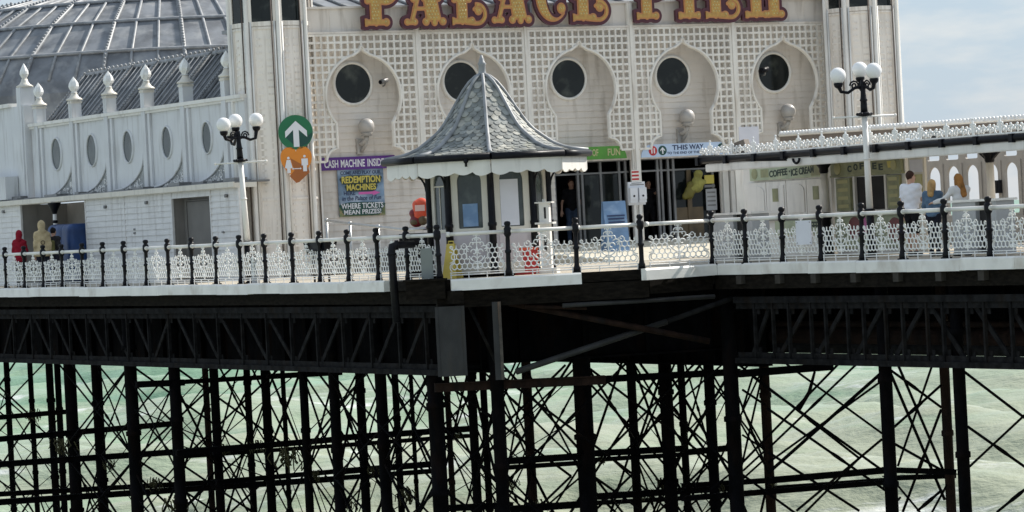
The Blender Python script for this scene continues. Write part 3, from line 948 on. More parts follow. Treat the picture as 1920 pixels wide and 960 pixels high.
# ------------------------------------------------------------------ cast iron railings
def post_mesh(H=1.2):
    mb = MB()
    mb.box(-.09, .09, -.09, .09, 0, .03)
    mb.lathe([(.085, .03), (.085, .1), (.068, .14), (.058, .2), (.056, .5), (.078, .52), (.078, .56), (.056, .58), (.052, .86), (.07, .88), (.09, .92),
              (.09, 1.04), (.07, 1.07), (.05, 1.09), (.074, 1.12), (.08, 1.155), (.06, 1.19), (.015, 1.2)], 12)
    return mb
PANEL_W = 1.46
def panel_mb(crest=True):
    mb = MB()
    x0, x1 = -PANEL_W / 2 + .07, PANEL_W / 2 - .07
    t, dp = .023, .026
    def seg(a, b, w=t): mb.tube([(a[0], 0, a[1]), (b[0], 0, b[1])], w * .62, 5, caps=False)
    def arc(cx, cz, r, a0, a1, w=.02, r1=None, n=10):
        r1 = r if r1 is None else r1
        P = []
        for i in range(n + 1):
            f = i / n
            an, rr = R(a0 + (a1 - a0) * f), r + (r1 - r) * f
            P.append((cx + rr * math.cos(an), 0, cz + rr * math.sin(an)))
        mb.tube(P, w / 2 * 1.15, 5)
    seg((x0, .085), (x1, .085), .02); seg((x0, .135), (x1, .135), .018)
    for x in (x0 + .02, x0 * .33, x1 * .33, x1 - .02): seg((x, 0.0), (x, .135), .02)
    # honeycomb field
    px, pz = .122, .106
    ncol = int((x1 - x0) / px)
    ox = -(ncol * px) / 2
    def inside(x, z):
        return (x / .185) ** 2 + ((z - .55) / .20) ** 2 < 1
    def ok(p): return x0 <= p[0] <= x1 and .13 <= p[1] <= .735 and not inside(*p)
    for j in range(7):
        z = .16 + j * pz
        for i in range(-1, ncol + 2):
            cx = ox + i * px + (px / 2 if j % 2 else 0)
            A, B, C, D = (cx, z + .036), (cx + px / 2, z + .072), (cx + px, z + .036), (cx, z - .036)
            A = (cx - px / 2, z + .036); B = (cx, z + .07); C = (cx + px / 2, z + .036); D = (cx - px / 2, z - .036)
            for a, b in ((A, B), (B, C), (A, D)):
                if ok(a) and ok(b): seg(a, b)
    # side scrolls
    for s in (-1, 1):
        xe = s * (PANEL_W / 2 - .075)
        arc(xe - s * .10, .25, .1, 90 if s < 0 else 90, 90 + s * -150, .02)
        arc(xe - s * .0, .47, .12, 90, 90 + s * 180, .02)
        arc(xe - s * .045, .68, .05, -60, 240, .02, .02)
        arc(s * .30, .72, .045, 0, 300, .018, .02)
        # cartouche scrolls
        arc(s * .075, .56, .075, 90 - s * 90, 90 - s * 90 + s * 300, .026, .03)
        arc(s * .09, .42, .07, 90 + s * 90, 90 + s * 90 - s * 260, .022, .03)
        arc(s * .07, .27, .055, 90 + s * 60, 90 + s * 60 - s * 280, .022, .03)
        arc(s * .19, .62, .09, 90 + s * 60, 90 + s * 60 - s * 230, .024, .04)
        if crest:
            arc(s * .11, .735, .06, 90 - s * 120, 90 - s * 120 + s * 250, .022, .02)
            arc(s * .055, .83, .045, 90 - s * 120, 90 - s * 120 + s * 260, .022, .015)
            arc(s * .04, .925, .03, 90 - s * 120, 90 - s * 120 + s * 280, .02, .012)
    arc(0, .55, .2, 200, 340, .024)
    arc(0, .50, .26, 150, 205, .02); arc(0, .50, .26, -25, 30, .02)
    seg((0, .135), (0, .93 if crest else .7), .024)
    if crest:
        seg((-.1, .77), (.1, .77), .022); seg((-.06, .87), (.06, .87), .02)
        mb.ball((0, 0, .955), .028, 8)
        mb.prism([(-.03, .62), (0, .55), (.03, .62), (0, .71)], -.014, .014)
        mb.prism([(-.045, .2), (.045, .2), (0, .32)], -.016, .016)
    return mb
_panel = _post = None
def railing(label, pts, skip_rail=(), nopanel=(), skip_post=()):
    "pts are world post positions in order"
    global _panel, _post
    o = pts[0]
    root = thing('cast_iron_railing', label, 'railing', (o.x, o.y, DZ))
    for i, p in enumerate(pts):
        if i in skip_post:
            q = None
        elif _post is None:
            q = post_mesh().build('post', gloss, root); _post = q.data
        else:
            q = link('post', _post, root)
        if q:
            q.location = (p.x - o.x, p.y - o.y, 0)
            q.scale = (.92, .92, 1)
            q.rotation_euler = (rnd.uniform(-.012, .012), rnd.uniform(-.018, .018), rnd.uniform(0, 1))
        if i + 1 < len(pts):
            r_ = pts[i + 1] - p
            c = (p + pts[i + 1]) / 2 - o
            L_ = r_.to_2d().length
            an = math.atan2(r_.y, r_.x)
            if i not in nopanel:
                if _panel is None:
                    w = panel_mb().build('panel', castwhite, root, fix=False); _panel = w.data
                else:
                    w = link('panel', _panel, root)
                w.location = (c.x, c.y, rnd.uniform(-.012, .012)); w.rotation_euler = (rnd.uniform(-.02, .02), rnd.uniform(-.01, .01), an); w.scale = (L_ / PANEL_W, 1, 1)
            if i not in skip_rail:
                mb = MB()
                mb.tube([(-L_ / 2 + .06, 0, .975), (L_ / 2 - .06, 0, .975)], .042, 10)
                mb.tube([(-L_ / 2 + .02, 0, .975), (-L_ / 2 + .1, 0, .975)], .055, 10)
                w = mb.build('handrail', white, root)
                w.location = (c.x, c.y, 0); w.rotation_euler = (0, 0, an)
    return root
def flat(p): return Vector((p.x, p.y, 0))
LP = [flat(PL.W(la(px))) for px in (-66, -26, 13, 48, 83, 118.5, 156, 194.5, 236, 276, 318, 362, 407, 453, 500, 551, 602, 655.5, 711, 766.5, 825)]
railing('black posted white lattice railing along the seaward walkway, left of the kiosk', LP)
KP = [flat(PL.W(la(825))) + Vector((.02, -.02, 0)), flat(cp(954, 515, 75.25)), flat(cp(1082, 512, 75.45)), flat(cp(1204, 508, 75.7))]
KP[0] = KP[0] + Vector((.14, .05, 0))
railing('white honeycomb railing with black posts wrapping the kiosk corner', KP, skip_post=(0,))
RP = [flat(cp(1212, 508, 75.75)), flat(cp(1337, 500, 77.0))] + [flat(PR.W(ra(px))) for px in (1400, 1469, 1541, 1618, 1693.5, 1775, 1858, 1945, 2035)]
railing('white lattice railing with black posts before the coffee stalls', RP, skip_post=(0,))

# ------------------------------------------------------------------ the slate roofed kiosk
KC = cp(922, 480, 77.4)
def kiosk():
    root = thing('slate_roofed_kiosk', 'octagonal kiosk with bell shaped slate roof and scalloped white valance', 'kiosk', (KC.x, KC.y, DZ))
    base = -90 + 2.5
    def P(r, deg, z):
        a = R(base + deg)
        return Vector((r * math.cos(a), r * math.sin(a), z))
    RB, RE, ZE = 1.33, 2.27, 2.66
    # roof profile radius, height
    prof = [(RE, ZE), (1.9, ZE + .055), (1.70, ZE + .11), (1.48, ZE + .21), (1.24, ZE + .385), (1.06, ZE + .53), (.92, ZE + .69), (.80, ZE + .87), (.68, ZE + 1.06), (.56, ZE + 1.26), (.44, ZE + 1.45), (.30, ZE + 1.63), (.16, ZE + 1.75), (.06, ZE + 1.80)]
    mb = MB()
    vs = [P(r, 45 * k, z) for r, z in prof for k in range(8)]
    fs = [(i * 8 + k, i * 8 + (k + 1) % 8, (i + 1) * 8 + (k + 1) % 8, (i + 1) * 8 + k) for i in range(len(prof) - 1) for k in range(8)]
    fs.append(tuple(range(8)))
    mb.add(vs, fs, 0)
    # fish scale slates
    cum = [0]
    for a, b in zip(prof, prof[1:]): cum.append(cum[-1] + math.hypot(a[0] - b[0], a[1] - b[1]))
    def at(s):
        for i in range(len(cum) - 1):
            if s <= cum[i + 1] or i == len(cum) - 2:
                f = (s - cum[i]) / (cum[i + 1] - cum[i])
                return prof[i][0] + f * (prof[i + 1][0] - prof[i][0]), prof[i][1] + f * (prof[i + 1][1] - prof[i][1])
    rows = int(cum[-1] / .125)
    for k in range(8):
        for j in range(rows):
            s0, s1 = .03 + j * .125, .03 + j * .125 + .2
            if s1 > cum[-1]: break
            r0_, z0_ = at(s0); r1_, z1_ = at(s1)
            wd = 2 * r0_ * math.sin(R(22.5))
            n_ = max(1, int(wd / .17))
            for i in range(n_):
                f = (i + .5 + (.5 if j % 2 else 0)) / n_
                if f > .99: continue
                A0, A1 = P(r0_, 45 * k, z0_), P(r0_, 45 * k + 45, z0_)
                B0, B1 = P(r1_, 45 * k, z1_), P(r1_, 45 * k + 45, z1_)
                ux = (A1 - A0).normalized()
                c0 = A0.lerp(A1, f); c1 = B0.lerp(B1, f)
                up = (c1 - c0).normalized()
                nn = ux.cross(up).normalized()
                if nn.dot(P(1, 45 * k + 22.5, 0)) < 0: nn = -nn
                h = wd / n_ * .48
                h = min(h, .085)
                lift = .014 + rnd.random() * .012
                tw = rnd.uniform(-.05, .05)
                pts = []
                for (u, v) in ((-1, 1.0), (-1, .42), (-.72, .12), (-.3, 0), (.3, 0), (.72, .12), (1, .42), (1, 1.0)):
                    pts.append(c0 + ux * (u * h) + up * (v * .19 + tw * u * .1) + nn * (.006 + lift * (1 - v)))
                q = [p - nn * .012 for p in pts]
                n8 = 8
                mb.add(pts + q, [tuple(range(8))] + [(a, (a + 1) % 8, (a + 1) % 8 + 8, a + 8) for a in range(8)], 1 if rnd.random() < .25 else (2 if rnd.random() < .3 else 0))
    roof = mb.build('roof', [slate, slate2, mat('dark_roof_slate', (.20, .21, .20), .6, .3, 6, bump=.3, bscale=25)], root)
    for k in range(8):
        m2 = MB()
        m2.tube([P(r + .01, 45 * k, z + .035) for r, z in prof], [.05] * 5 + [.045] * 4 + [.04] * 5, 8)
        m2.build('hip', leadroll, roof)
    m2 = MB()
    m2.lathe([(.11, ZE + 1.74), (.12, ZE + 1.8), (.09, ZE + 1.84), (.08, ZE + 1.9), (.08, ZE + 2.04), (.10, ZE + 2.07), (.07, ZE + 2.11), (.05, ZE + 2.18), (.02, ZE + 2.27)], 10)
    m2.build('finial', leadroll, roof)
    # gutter
    m2 = MB()
    ring = [P(RE + .03, 45 * k, ZE - .035) for k in range(8)]
    for k in range(8):
        a, b = ring[k], ring[(k + 1) % 8]
        m2.tube([a, b], .08, 8)
    m2.build('gutter', gloss, root)
    m2 = MB()
    vs = [P(RE - .02, 45 * k, ZE - .02) for k in range(8)]
    m2.add(vs, [tuple(range(8))]); m2.build('soffit', cream, root)
    # scalloped valance, one board to each side
    for k in range(8):
        a, b = P(RE - .04, 45 * k, 0), P(RE - .04, 45 * k + 45, 0)
        L_ = (b - a).length
        d = (b - a) / L_
        m2 = MB()
        top, bot = ZE - .05, ZE - .36
        poly = [(.01, top), (.01, bot - .02)]
        ns = 4
        for i in range(ns):
            for q in range(1, 7):
                x = .01 + (L_ - .02) * (i + q / 6) / ns
                poly.append((x, bot - .06 * abs(math.sin(math.pi * q / 6)) - (.03 if i in (0, ns - 1) else 0)))
        poly.append((L_ - .01, top))
        m2.prism(poly, -.012, .012)
        an = math.atan2(d.y, d.x)
        w = m2.build('valance', white, root)
        w.location = a; w.rotation_euler = (0, 0, an)
    # posts with scroll brackets
    for k in range(8):
        m2 = MB()
        c = P(RB, 45 * k, 0)
        m2.lathe([(.105, 0), (.105, .12), (.085, .16), (.08, 1.1), (.1, 1.12), (.1, 1.18), (.08, 1.2), (.075, 2.3), (.1, 2.36), (.11, 2.42)], 10, c)
        pst = m2.build('post', gloss, root)
        m3 = MB()
        for rad, dd in ((Vector((c.x, c.y, 0)).normalized(), .55),):
            pts = []
            for i in range(9):
                t = i / 8
                pts.append(c + rad * (.06 + dd * (1 - math.cos(t * math.pi / 2))) + Vector((0, 0, 1.95 + .5 * math.sin(t * math.pi / 2))))
            m3.tube(pts, .022, 6)
            cc = c + rad * .28 + Vector((0, 0, 2.34))
            m3.tube([cc + rad * (.1 * (1 - i / 16) * math.cos(i * .8)) + Vector((0, 0, .1 * (1 - i / 16) * math.sin(i * .8))) for i in range(14)], .016, 5)
        m3.build('bracket', gloss, pst)
    # wall facets: arched window frames over lilac panels
    ws = 2 * (RB - .06) * math.sin(R(22.5))
    for k in range(8):
        a, b = P(RB - .05, 45 * k, 0), P(RB - .05, 45 * k + 45, 0)
        d = (b - a).normalized()
        an = math.atan2(d.y, d.x)
        L_ = (b - a).length
        h = L_ / 2 - .06
        hw = h * .66
        def f(X, Z):
            outer = d_box(X, Z, 0, 1.0 + .72, h, .72)
            hole = np.minimum(d_box(X, Z, 0, 1.58, hw, .50), d_box(X, Z, 0, 2.08, hw, .30, hw * .98))
            return np.maximum(outer, -hole)
        m2 = MB()
        sdf_fill(m2, f, -h - .02, h + .02, .98, 2.46, .025, -.03, .03)
        m2.box(-h, h, -.03, .03, .06, .30, 0)
        fr = m2.build('window_frame', cream, root)
        fr.location = (a + b) / 2; fr.rotation_euler = (0, 0, an)
        m2 = MB(); m2.box(-h, h, -.018, .02, .302, .998); m2.box(-h * .8, h * .8, -.03, -.02, .38, .92)
        w = m2.build('lower_panel', lilac, root); w.location = (a + b) / 2; w.rotation_euler = (0, 0, an)
        m2 = MB(); m2.box(-hw - .01, hw + .01, .0, .008, 1.05, 2.40)
        w = m2.build('pane', gglass, fr)
        if k in (6, 5):
            m2 = MB()
            m2.box(-hw, hw, -.014, -.004, 2.02, 2.05); m2.box(-.012, .012, -.014, -.004, 1.06, 2.02)
            m2.build('glazing_bar', cream, fr)
        if k == 7:
            m2 = MB(); m2.box(-.18, .17, -.012, -.004, 1.12, 1.62); m2.build('poster', bluesign, fr)
        if k == 0:
            m2 = MB(); m2.box(-hw * .95, hw * .6, -.012, -.004, 1.1, 2.12); m2.build('window_sheet', paper, fr)
    m2 = MB(); m2.lathe([(RB - .2, 0.0), (RB - .2, .05)], 8, rot=R(base)); m2.build('floor', darkwood, root)
    m2 = MB(); m2.lathe([(.5, .05), (.5, .95), (.55, .96), (.55, 1.0)], 8, rot=R(base)); m2.build('counter', steel, root)
    m2 = MB()
    c = P(RE - .05, -14, ZE - .12)
    m2.ball(c, .055, 10); m2.tube([c, c + Vector((0, 0, -.12))], .03, 8)
    m2.build('hanging_lamp', gloss, root)
kiosk()

# ------------------------------------------------------------------ globe lamps
def lamp(label, foot, top_px, arms, bar_dir, H=None, lean=None, gscale=1.0):
    root = thing('street_lamp', label, 'street lamp', foot)
    top = lean                                     # local position of the cluster centre
    def L_(f): return top * f
    mb = MB()
    mb.tube([L_(0) + Vector((0, 0, 0)), Vector((0, 0, .05))], .13, 12)
    mb.tube([Vector((0, 0, .05)), L_(.26)], [.1, .085], 12); mb.tube([L_(.255), L_(.275)], .12, 12); mb.tube([L_(.1), L_(.12)], .125, 12)
    mb.build('base', gloss, root)
    mb = MB(); mb.tube([L_(.275), L_(.52), L_(.80)], [.075, .068, .06], 12); mb.tube([L_(.55), L_(.56)], .085, 12)
    mb.build('shaft', white, root)
    mb = MB()
    mb.tube([L_(.795), L_(.80), L_(.815), L_(.82)], [.07, .15, .15, .08], 12)
    for k in range(6):
        an = k * math.pi / 3
        mb.ball(L_(.808) + Vector((.15 * math.cos(an), .15 * math.sin(an), 0)), .035, 8)
    mb.tube([L_(.82), L_(.85), L_(.88), L_(.885), L_(.895), L_(.93), L_(.97), L_(1)], [.08, .075, .07, .09, .07, .055, .06, .05], 12)
    mb.build('collar', gloss, root)
    mb = MB()
    b = bar_dir.normalized()
    c = L_(.80) + Vector((0, 0, -.02))
    mb.tube([c - b * .68, c + b * .68], .022, 8); mb.ball(c + b * .68, .035, 8); mb.ball(c - b * .68, .035, 8)
    mb.build('ladder_bar', white, root)
    for g in arms:                                 # g: local globe centre offset from the cluster
        g = Vector(g)
        c = top + g
        flat_ = Vector((g.x, g.y, 0))
        mb = MB()
        cup = c - Vector((0, 0, .21))
        if flat_.length > .05:
            u = flat_.normalized()
            st = L_(.955)
            ln = flat_.length
            pts = [st, st + u * ln * .3 + Vector((0, 0, .02)), st + u * ln * .62 - Vector((0, 0, .05)), st + u * ln * .9 + Vector((0, 0, -.02)), Vector((c.x, c.y, cup.z - .02)), cup + Vector((0, 0, .02))]
            pts[3].z = min(pts[3].z, cup.z - .14); pts[2].z = min(pts[2].z, cup.z - .17)
            mb.tube(pts, [.04, .035, .035, .04, .05, .05], 8)
            cc = st + u * ln * .34 + Vector((0, 0, .06))
            mb.tube([cc + u * (.11 * (1 - i / 18) * math.cos(i * .7)) + Vector((0, 0, .11 * (1 - i / 18) * math.sin(i * .7))) for i in range(15)], .02, 6)
        else:
            mb.tube([L_(.95), cup], .05, 8)
        mb.lathe([(.05, -.06), (.085, -.03), (.1, .02), (.1, .05)], 12, cup)
        arm = mb.build('arm', gloss, root)
        mb = MB(); mb.ball(c, .178 * gscale, 20); mb.build('globe', globe, arm)
def lampfix(px_foot, py_foot, px_top, py_top, globes, Y, label, bar, dpt, gs=1.0):
    f = cp(px_foot, py_foot, Y)
    foot = Vector((f.x, f.y, DZ))
    t = cp(px_top, py_top, Y)
    G = [tuple(cp(gx, gy, Y + dd) - t) for (gx, gy, dd) in globes]
    lamp(label, foot, None, G, bar, lean=t - foot, gscale=gs)
lampfix(470, 520, 446, 246, [(419, 234, -.35), (441, 227, .1), (480, 225, .25), (432, 243, .55)], 84.6, 'globe lamp post with four white globes on the left walkway',
        PL.d * .3 + Vector((.6, 0, 0)), 0, 1.0)
lampfix(1636, 482, 1617, 150, [(1571, 142, -.1), (1612, 131, .2), (1638, 133, -.3)], 75.2, 'globe lamp post with three white globes before the coffee stall', Vector((1, .1, 0)), 0, 1.0)

# ------------------------------------------------------------------ lapped boarding
def lap(mb, x0, x1, z0, z1, y, bw=.17, holes=(), mi=0, lip=.024):
    n = max(1, round((z1 - z0) / bw))
    h = (z1 - z0) / n
    for i in range(n):
        a, b = z0 + i * h, z0 + (i + 1) * h
        cuts = sorted([(hx0, hx1) for hx0, hx1, hz0, hz1 in holes if hz0 < (a + b) / 2 < hz1])
        xs, cur = [], x0
        for c0, c1 in cuts:
            if c0 > cur: xs.append((cur, c0))
            cur = max(cur, c1)
        if cur < x1: xs.append((cur, x1))
        for p, q in xs:
            mb.add([(p, y - lip, a), (q, y - lip, a), (q, y, b), (p, y, b), (p, y + .05, a), (q, y + .05, a), (q, y + .05, b), (p, y + .05, b)],
                   [(0, 1, 2, 3), (4, 7, 6, 5), (0, 4, 5, 1), (3, 2, 6, 7), (0, 3, 7, 4), (1, 5, 6, 2)], mi)

# ------------------------------------------------------------------ arcade front
RC = .68                                            # depth of the boarded wall behind the lattice
kc = [PF.hit(px, py) for px, py in ((680, 165), (1470, 150))]
BW = (kc[1][0] - kc[0][0]) / 4
A3 = (kc[0][0] + kc[1][0]) / 2
ZC = (PF.z(682, 172) + PF.z(1084, 168) + PF.z(1470, 160)) / 3 - .0
ZTOP = (PF.z(680, 64) + PF.z(1084, 55) + PF.z(1470, 49)) / 3          # top of lattice
ZFR = PF.z(640, 16)                                 # top of frieze
ZLB = PF.z(1084, 284)                               # bottom of lattice
FL = .45                                            # arcade floor above the deck
PFW = PF.off(RC)
arc_root = on('amusement_arcade', 'white arcade front with five keyhole lattice bays and round windows', 'arcade building', PF)
AL, AR = A3 - 2.5 * BW, A3 + 2.5 * BW
KR, KN = 1.13, .86                                  # keyhole radius, neck half width
ZNK = ZC - math.sqrt(KR * KR - KN * KN)
def keyhole(ns=26):
    "outline from the left foot over the top to the right foot, relative to the bay centre"
    P = []
    fw = KN + .30
    zb = ZLB
    zf = zb + .36
    for i in range(8):
        t = i / 7 * math.pi / 2
        P.append((-(fw - .30 * math.sin(t)), zb + .36 * (1 - math.cos(t)) if False else zb + .36 * math.sin(t) ** 1.0 * 1.0 if False else zb + .36 * (1 - math.cos(t))))
    P = [(-(KN + .34 * math.cos(t)), zb + .34 * math.sin(t)) for t in [i / 7 * math.pi / 2 for i in range(8)]]
    a0 = math.atan2(ZNK - ZC, -KN)
    a0 = a0 if a0 > 0 else a0 + 2 * math.pi
    a1 = math.pi / 2 + .23
    for i in range(ns + 1):
        a = a0 + (a1 - a0) * i / ns
        P.append((KR * math.cos(a), ZC + KR * math.sin(a)))
    P.append((-.07, ZC + KR + .085))
    P.append((-.025, ZC + KR + .2))
    Q = [(-x, z) for x, z in P[::-1]]
    return P + Q
KH = keyhole()
def kh_half(z):
    "half width of the keyhole at height z (0 above it)"
    if z < ZLB: return KN + .34
    if z < ZLB + .34: return KN + math.sqrt(max(0, .34 ** 2 - (z - ZLB) ** 2))
    if z < ZNK: return KN
    if z < ZC + KR - .02: return math.sqrt(max(0, KR * KR - (z - ZC) ** 2))
    return 0.0
bay = None
for i in range(5):
    c = A3 + (i - 2) * BW
    if bay is None:
        mb = MB()
        hw = BW / 2 - .10
        pit = .188
        nx = int(2 * hw / pit)
        pit = 2 * hw / nx
        for k in range(nx + 1):
            x = -hw + k * pit
            w = .028
            # interval of z outside the keyhole
            zs = [z for z in np.linspace(ZLB, ZTOP, 240)]
            run = None
            for z in zs + [None]:
                free = z is not None and abs(x) >= kh_half(z) + .01 and not (abs(x) < .05 and z < ZC + KR + .2)
                if free and run is None: run = z
                if not free and run is not None:
                    e = z if z is not None else ZTOP
                    if e - run > .03: mb.box(x - w, x + w, -.05, .05, run, e)
                    run = None
        nz_ = int((ZTOP - ZLB) / pit)
        for k in range(nz_ + 1):
            z = ZTOP - k * (ZTOP - ZLB) / nz_
            h = max(kh_half(z), .0)
            w = .03
            if h < hw:
                if h <= .02: mb.box(-hw, hw, -.045, .045, z - w, z + w)
                else:
                    mb.box(-hw, -h - .005, -.045, .045, z - w, z + w); mb.box(h + .005, hw, -.045, .045, z - w, z + w)
        for s in (-1, 1):
            mb.box(s * (hw + .02) - .03, s * (hw + .02) + .03, -.056, .056, ZLB, ZTOP + .03)
        mb.box(-.026, .026, -.053, .053, ZC + KR + .16, ZTOP)
        b = mb.build('lattice_screen', lattp, arc_root, fix=False)
        m2 = MB()
        m2.tube([(x, -.04, z) for x, z in KH], .042, 6, smooth=False)
        m2.tube([(x, .03, z) for x, z in KH], .038, 6, smooth=False)
        bm_ = m2.build('moulding', lattp, b)
        bay = b
    else:
        b = link('lattice_screen', bay.data, arc_root)
        link('moulding', bm_.data, b)
    b.location = (c, 0, 0)
# boarded wall behind, with openings at the floor
def fa(px, py): return PF.a(px, py)
dx0, dx1 = PFW.a(1042, 380), PFW.a(1186, 380)
ex0, ex1 = PFW.a(1203, 380), PFW.a(1352, 380)
zd = PFW.z(1280, 293)
mb = MB()
lap(mb, AL - .1, AR + .1, FL, ZTOP + .05, RC, .178, [(dx0, dx1, 0, zd), (ex0, ex1, 0, zd)])
mb.build('boarded_wall', fbase, arc_root, fix=False)
# dividers, frieze
for i in range(6):
    c = AL + i * BW
    mb = MB()
    mb.box(c - .085, c + .085, -.05, .06, -.0 if i in (2, 3) else ZLB - .05, ZFR)
    mb.box(c - .045, c + .045, -.085, -.052, .1 if i in (2, 3) else ZLB - .05, ZFR)
    if i in (3, 4): mb.box(c - .13, c + .13, -.02, .05, FL, ZLB)
    mb.build('divider', lattp, arc_root)
mb = MB(); mb.box(AL - .2, AR + .2, .07, .2, ZTOP + .034, ZFR)
for i in range(10):
    c = AL + (i + .5) * BW / 2
    mb.box(c - .012, c + .012, .055, .068, ZTOP + .06, ZFR - .02)
mb.box(AL - .2, AR + .2, -.06, .068, ZTOP + .034, ZTOP + .09); mb.box(AL - .2, AR + .2, .0, .24, ZFR + .002, ZFR + .06)
mb.build('frieze', fbase, arc_root)
mb = MB(); mb.box(AL - .2, AR + .2, RC + .06, 5, ZTOP + .4, ZTOP + .5); mb.build('roof_deck', lead, arc_root)
# low ribbed roof rising behind the frieze
mb = MB()
zr0 = ZFR - .1
mb.add([(AL - .3, .6, zr0), (AR + .3, .6, zr0), (AR + .3, 6.5, zr0 + 1.5), (AL - .3, 6.5, zr0 + 1.5)], [(0, 1, 2, 3)])
for i in range(26):
    x = AL + (AR - AL) * i / 25
    mb.tube([(x, .6, zr0 + .03), (x, 6.5, zr0 + 1.53)], .04, 5, 1)
mb.build('roof', [lead, leadroll], arc_root)
# interior: dark hall with floor and back wall
mb = MB()
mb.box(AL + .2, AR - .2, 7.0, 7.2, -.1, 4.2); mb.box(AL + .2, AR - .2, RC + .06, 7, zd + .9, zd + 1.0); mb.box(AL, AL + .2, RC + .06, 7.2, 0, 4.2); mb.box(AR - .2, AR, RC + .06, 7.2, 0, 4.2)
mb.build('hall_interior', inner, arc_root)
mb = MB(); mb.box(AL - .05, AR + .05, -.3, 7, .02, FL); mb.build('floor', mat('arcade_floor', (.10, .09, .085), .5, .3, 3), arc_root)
# round windows
for i, (px, py) in enumerate(((660, 157), (863, 153), (1064, 148), (1259, 143), (1449, 136))):
    a, z = PFW.hit(px, py)
    mb = MB()
    n = 40
    rr = .53
    prof = [(rr, -.02), (rr, -.075), (rr + .04, -.09), (rr + .075, -.06), (rr + .085, -.02), (rr + .085, .0)]
    mb.lathe(prof, n, (a, RC, z), axis=(0, 1, 0))
    mb.f = mb.f[:-2]; mb.m = mb.m[:-2]; mb.sm = mb.sm[:-2]
    w = mb.build('round_window', white, arc_root, fix=False)
    mb = MB(); mb.lathe([(rr - .004, -.045), (rr - .004, -.03)], n, (a, RC, z), axis=(0, 1, 0), smooth=False); mb.build('pane', dglass, w)
# door frames
def frame(x0, x1, posts, z1, y, name='door_frame'):
    mb = MB()
    for p in posts: mb.box(p - .035, p + .035, y, y + .08, FL, z1)
    mb.box(x0, x1, y - .005, y + .075, z1 - .06, z1); mb.box(x0, x1, y + .005, y + .07, z1 - .40, z1 - .35)
    mb.build(name, steel, arc_root)
yd = RC + .12
frame(dx0, dx1, [PFW.a(px, 380) for px in (1046, 1090, 1098, 1133, 1168, 1180)], zd, yd)
frame(ex0, ex1, [PFW.a(px, 380) for px in (1240, 1247, 1260, 1270, 1343)], zd, yd)
for x0, x1 in ((1133, 1168), (1098, 1133), (1270, 1343)):
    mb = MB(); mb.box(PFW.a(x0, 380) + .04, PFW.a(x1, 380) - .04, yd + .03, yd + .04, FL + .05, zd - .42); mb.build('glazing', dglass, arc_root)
# items glimpsed inside the right door, in front of the glass
mb = MB(); x0, x1 = PFW.a(1300, 380), PFW.a(1312, 380)
mb.box(PFW.a(1293, 380), PFW.a(1301, 380), yd - .03, yd + .0, FL, PFW.z(1297, 318)); mb.box(PFW.a(1272, 380), PFW.a(1322, 380), yd + .0, yd + .02, FL, PFW.z(1300, 388))
mb.build('door_panel', tan, arc_root)

# ramp and steps up to the doors
mb = MB()
rx0, rx1 = AL + 1.6 * BW, AR + 2.5
mb.add([(rx0, -7.5, .005), (rx1, -7.5, .005), (rx1, -.32, FL - .02), (rx0, -.32, FL - .02), (rx0, -.32, .005), (rx1, -.32, .005)],
       [(0, 1, 2, 3), (0, 3, 4), (1, 5, 2), (3, 2, 5, 4)])
o = mb.build('entrance_ramp', mat('sunlit_ramp_boards', (.60, .55, .44), .7, .18, 2, (1, 14, 1), dirt_or_glint=(.3, .27, .22), dirt_glint_amt=.3, bump=.1), None, PF.W(0), PF.ang)
tag(o, None, None, None, 'structure')
o['label'] = 'pale boarded ramp rising from the deck to the arcade doors'

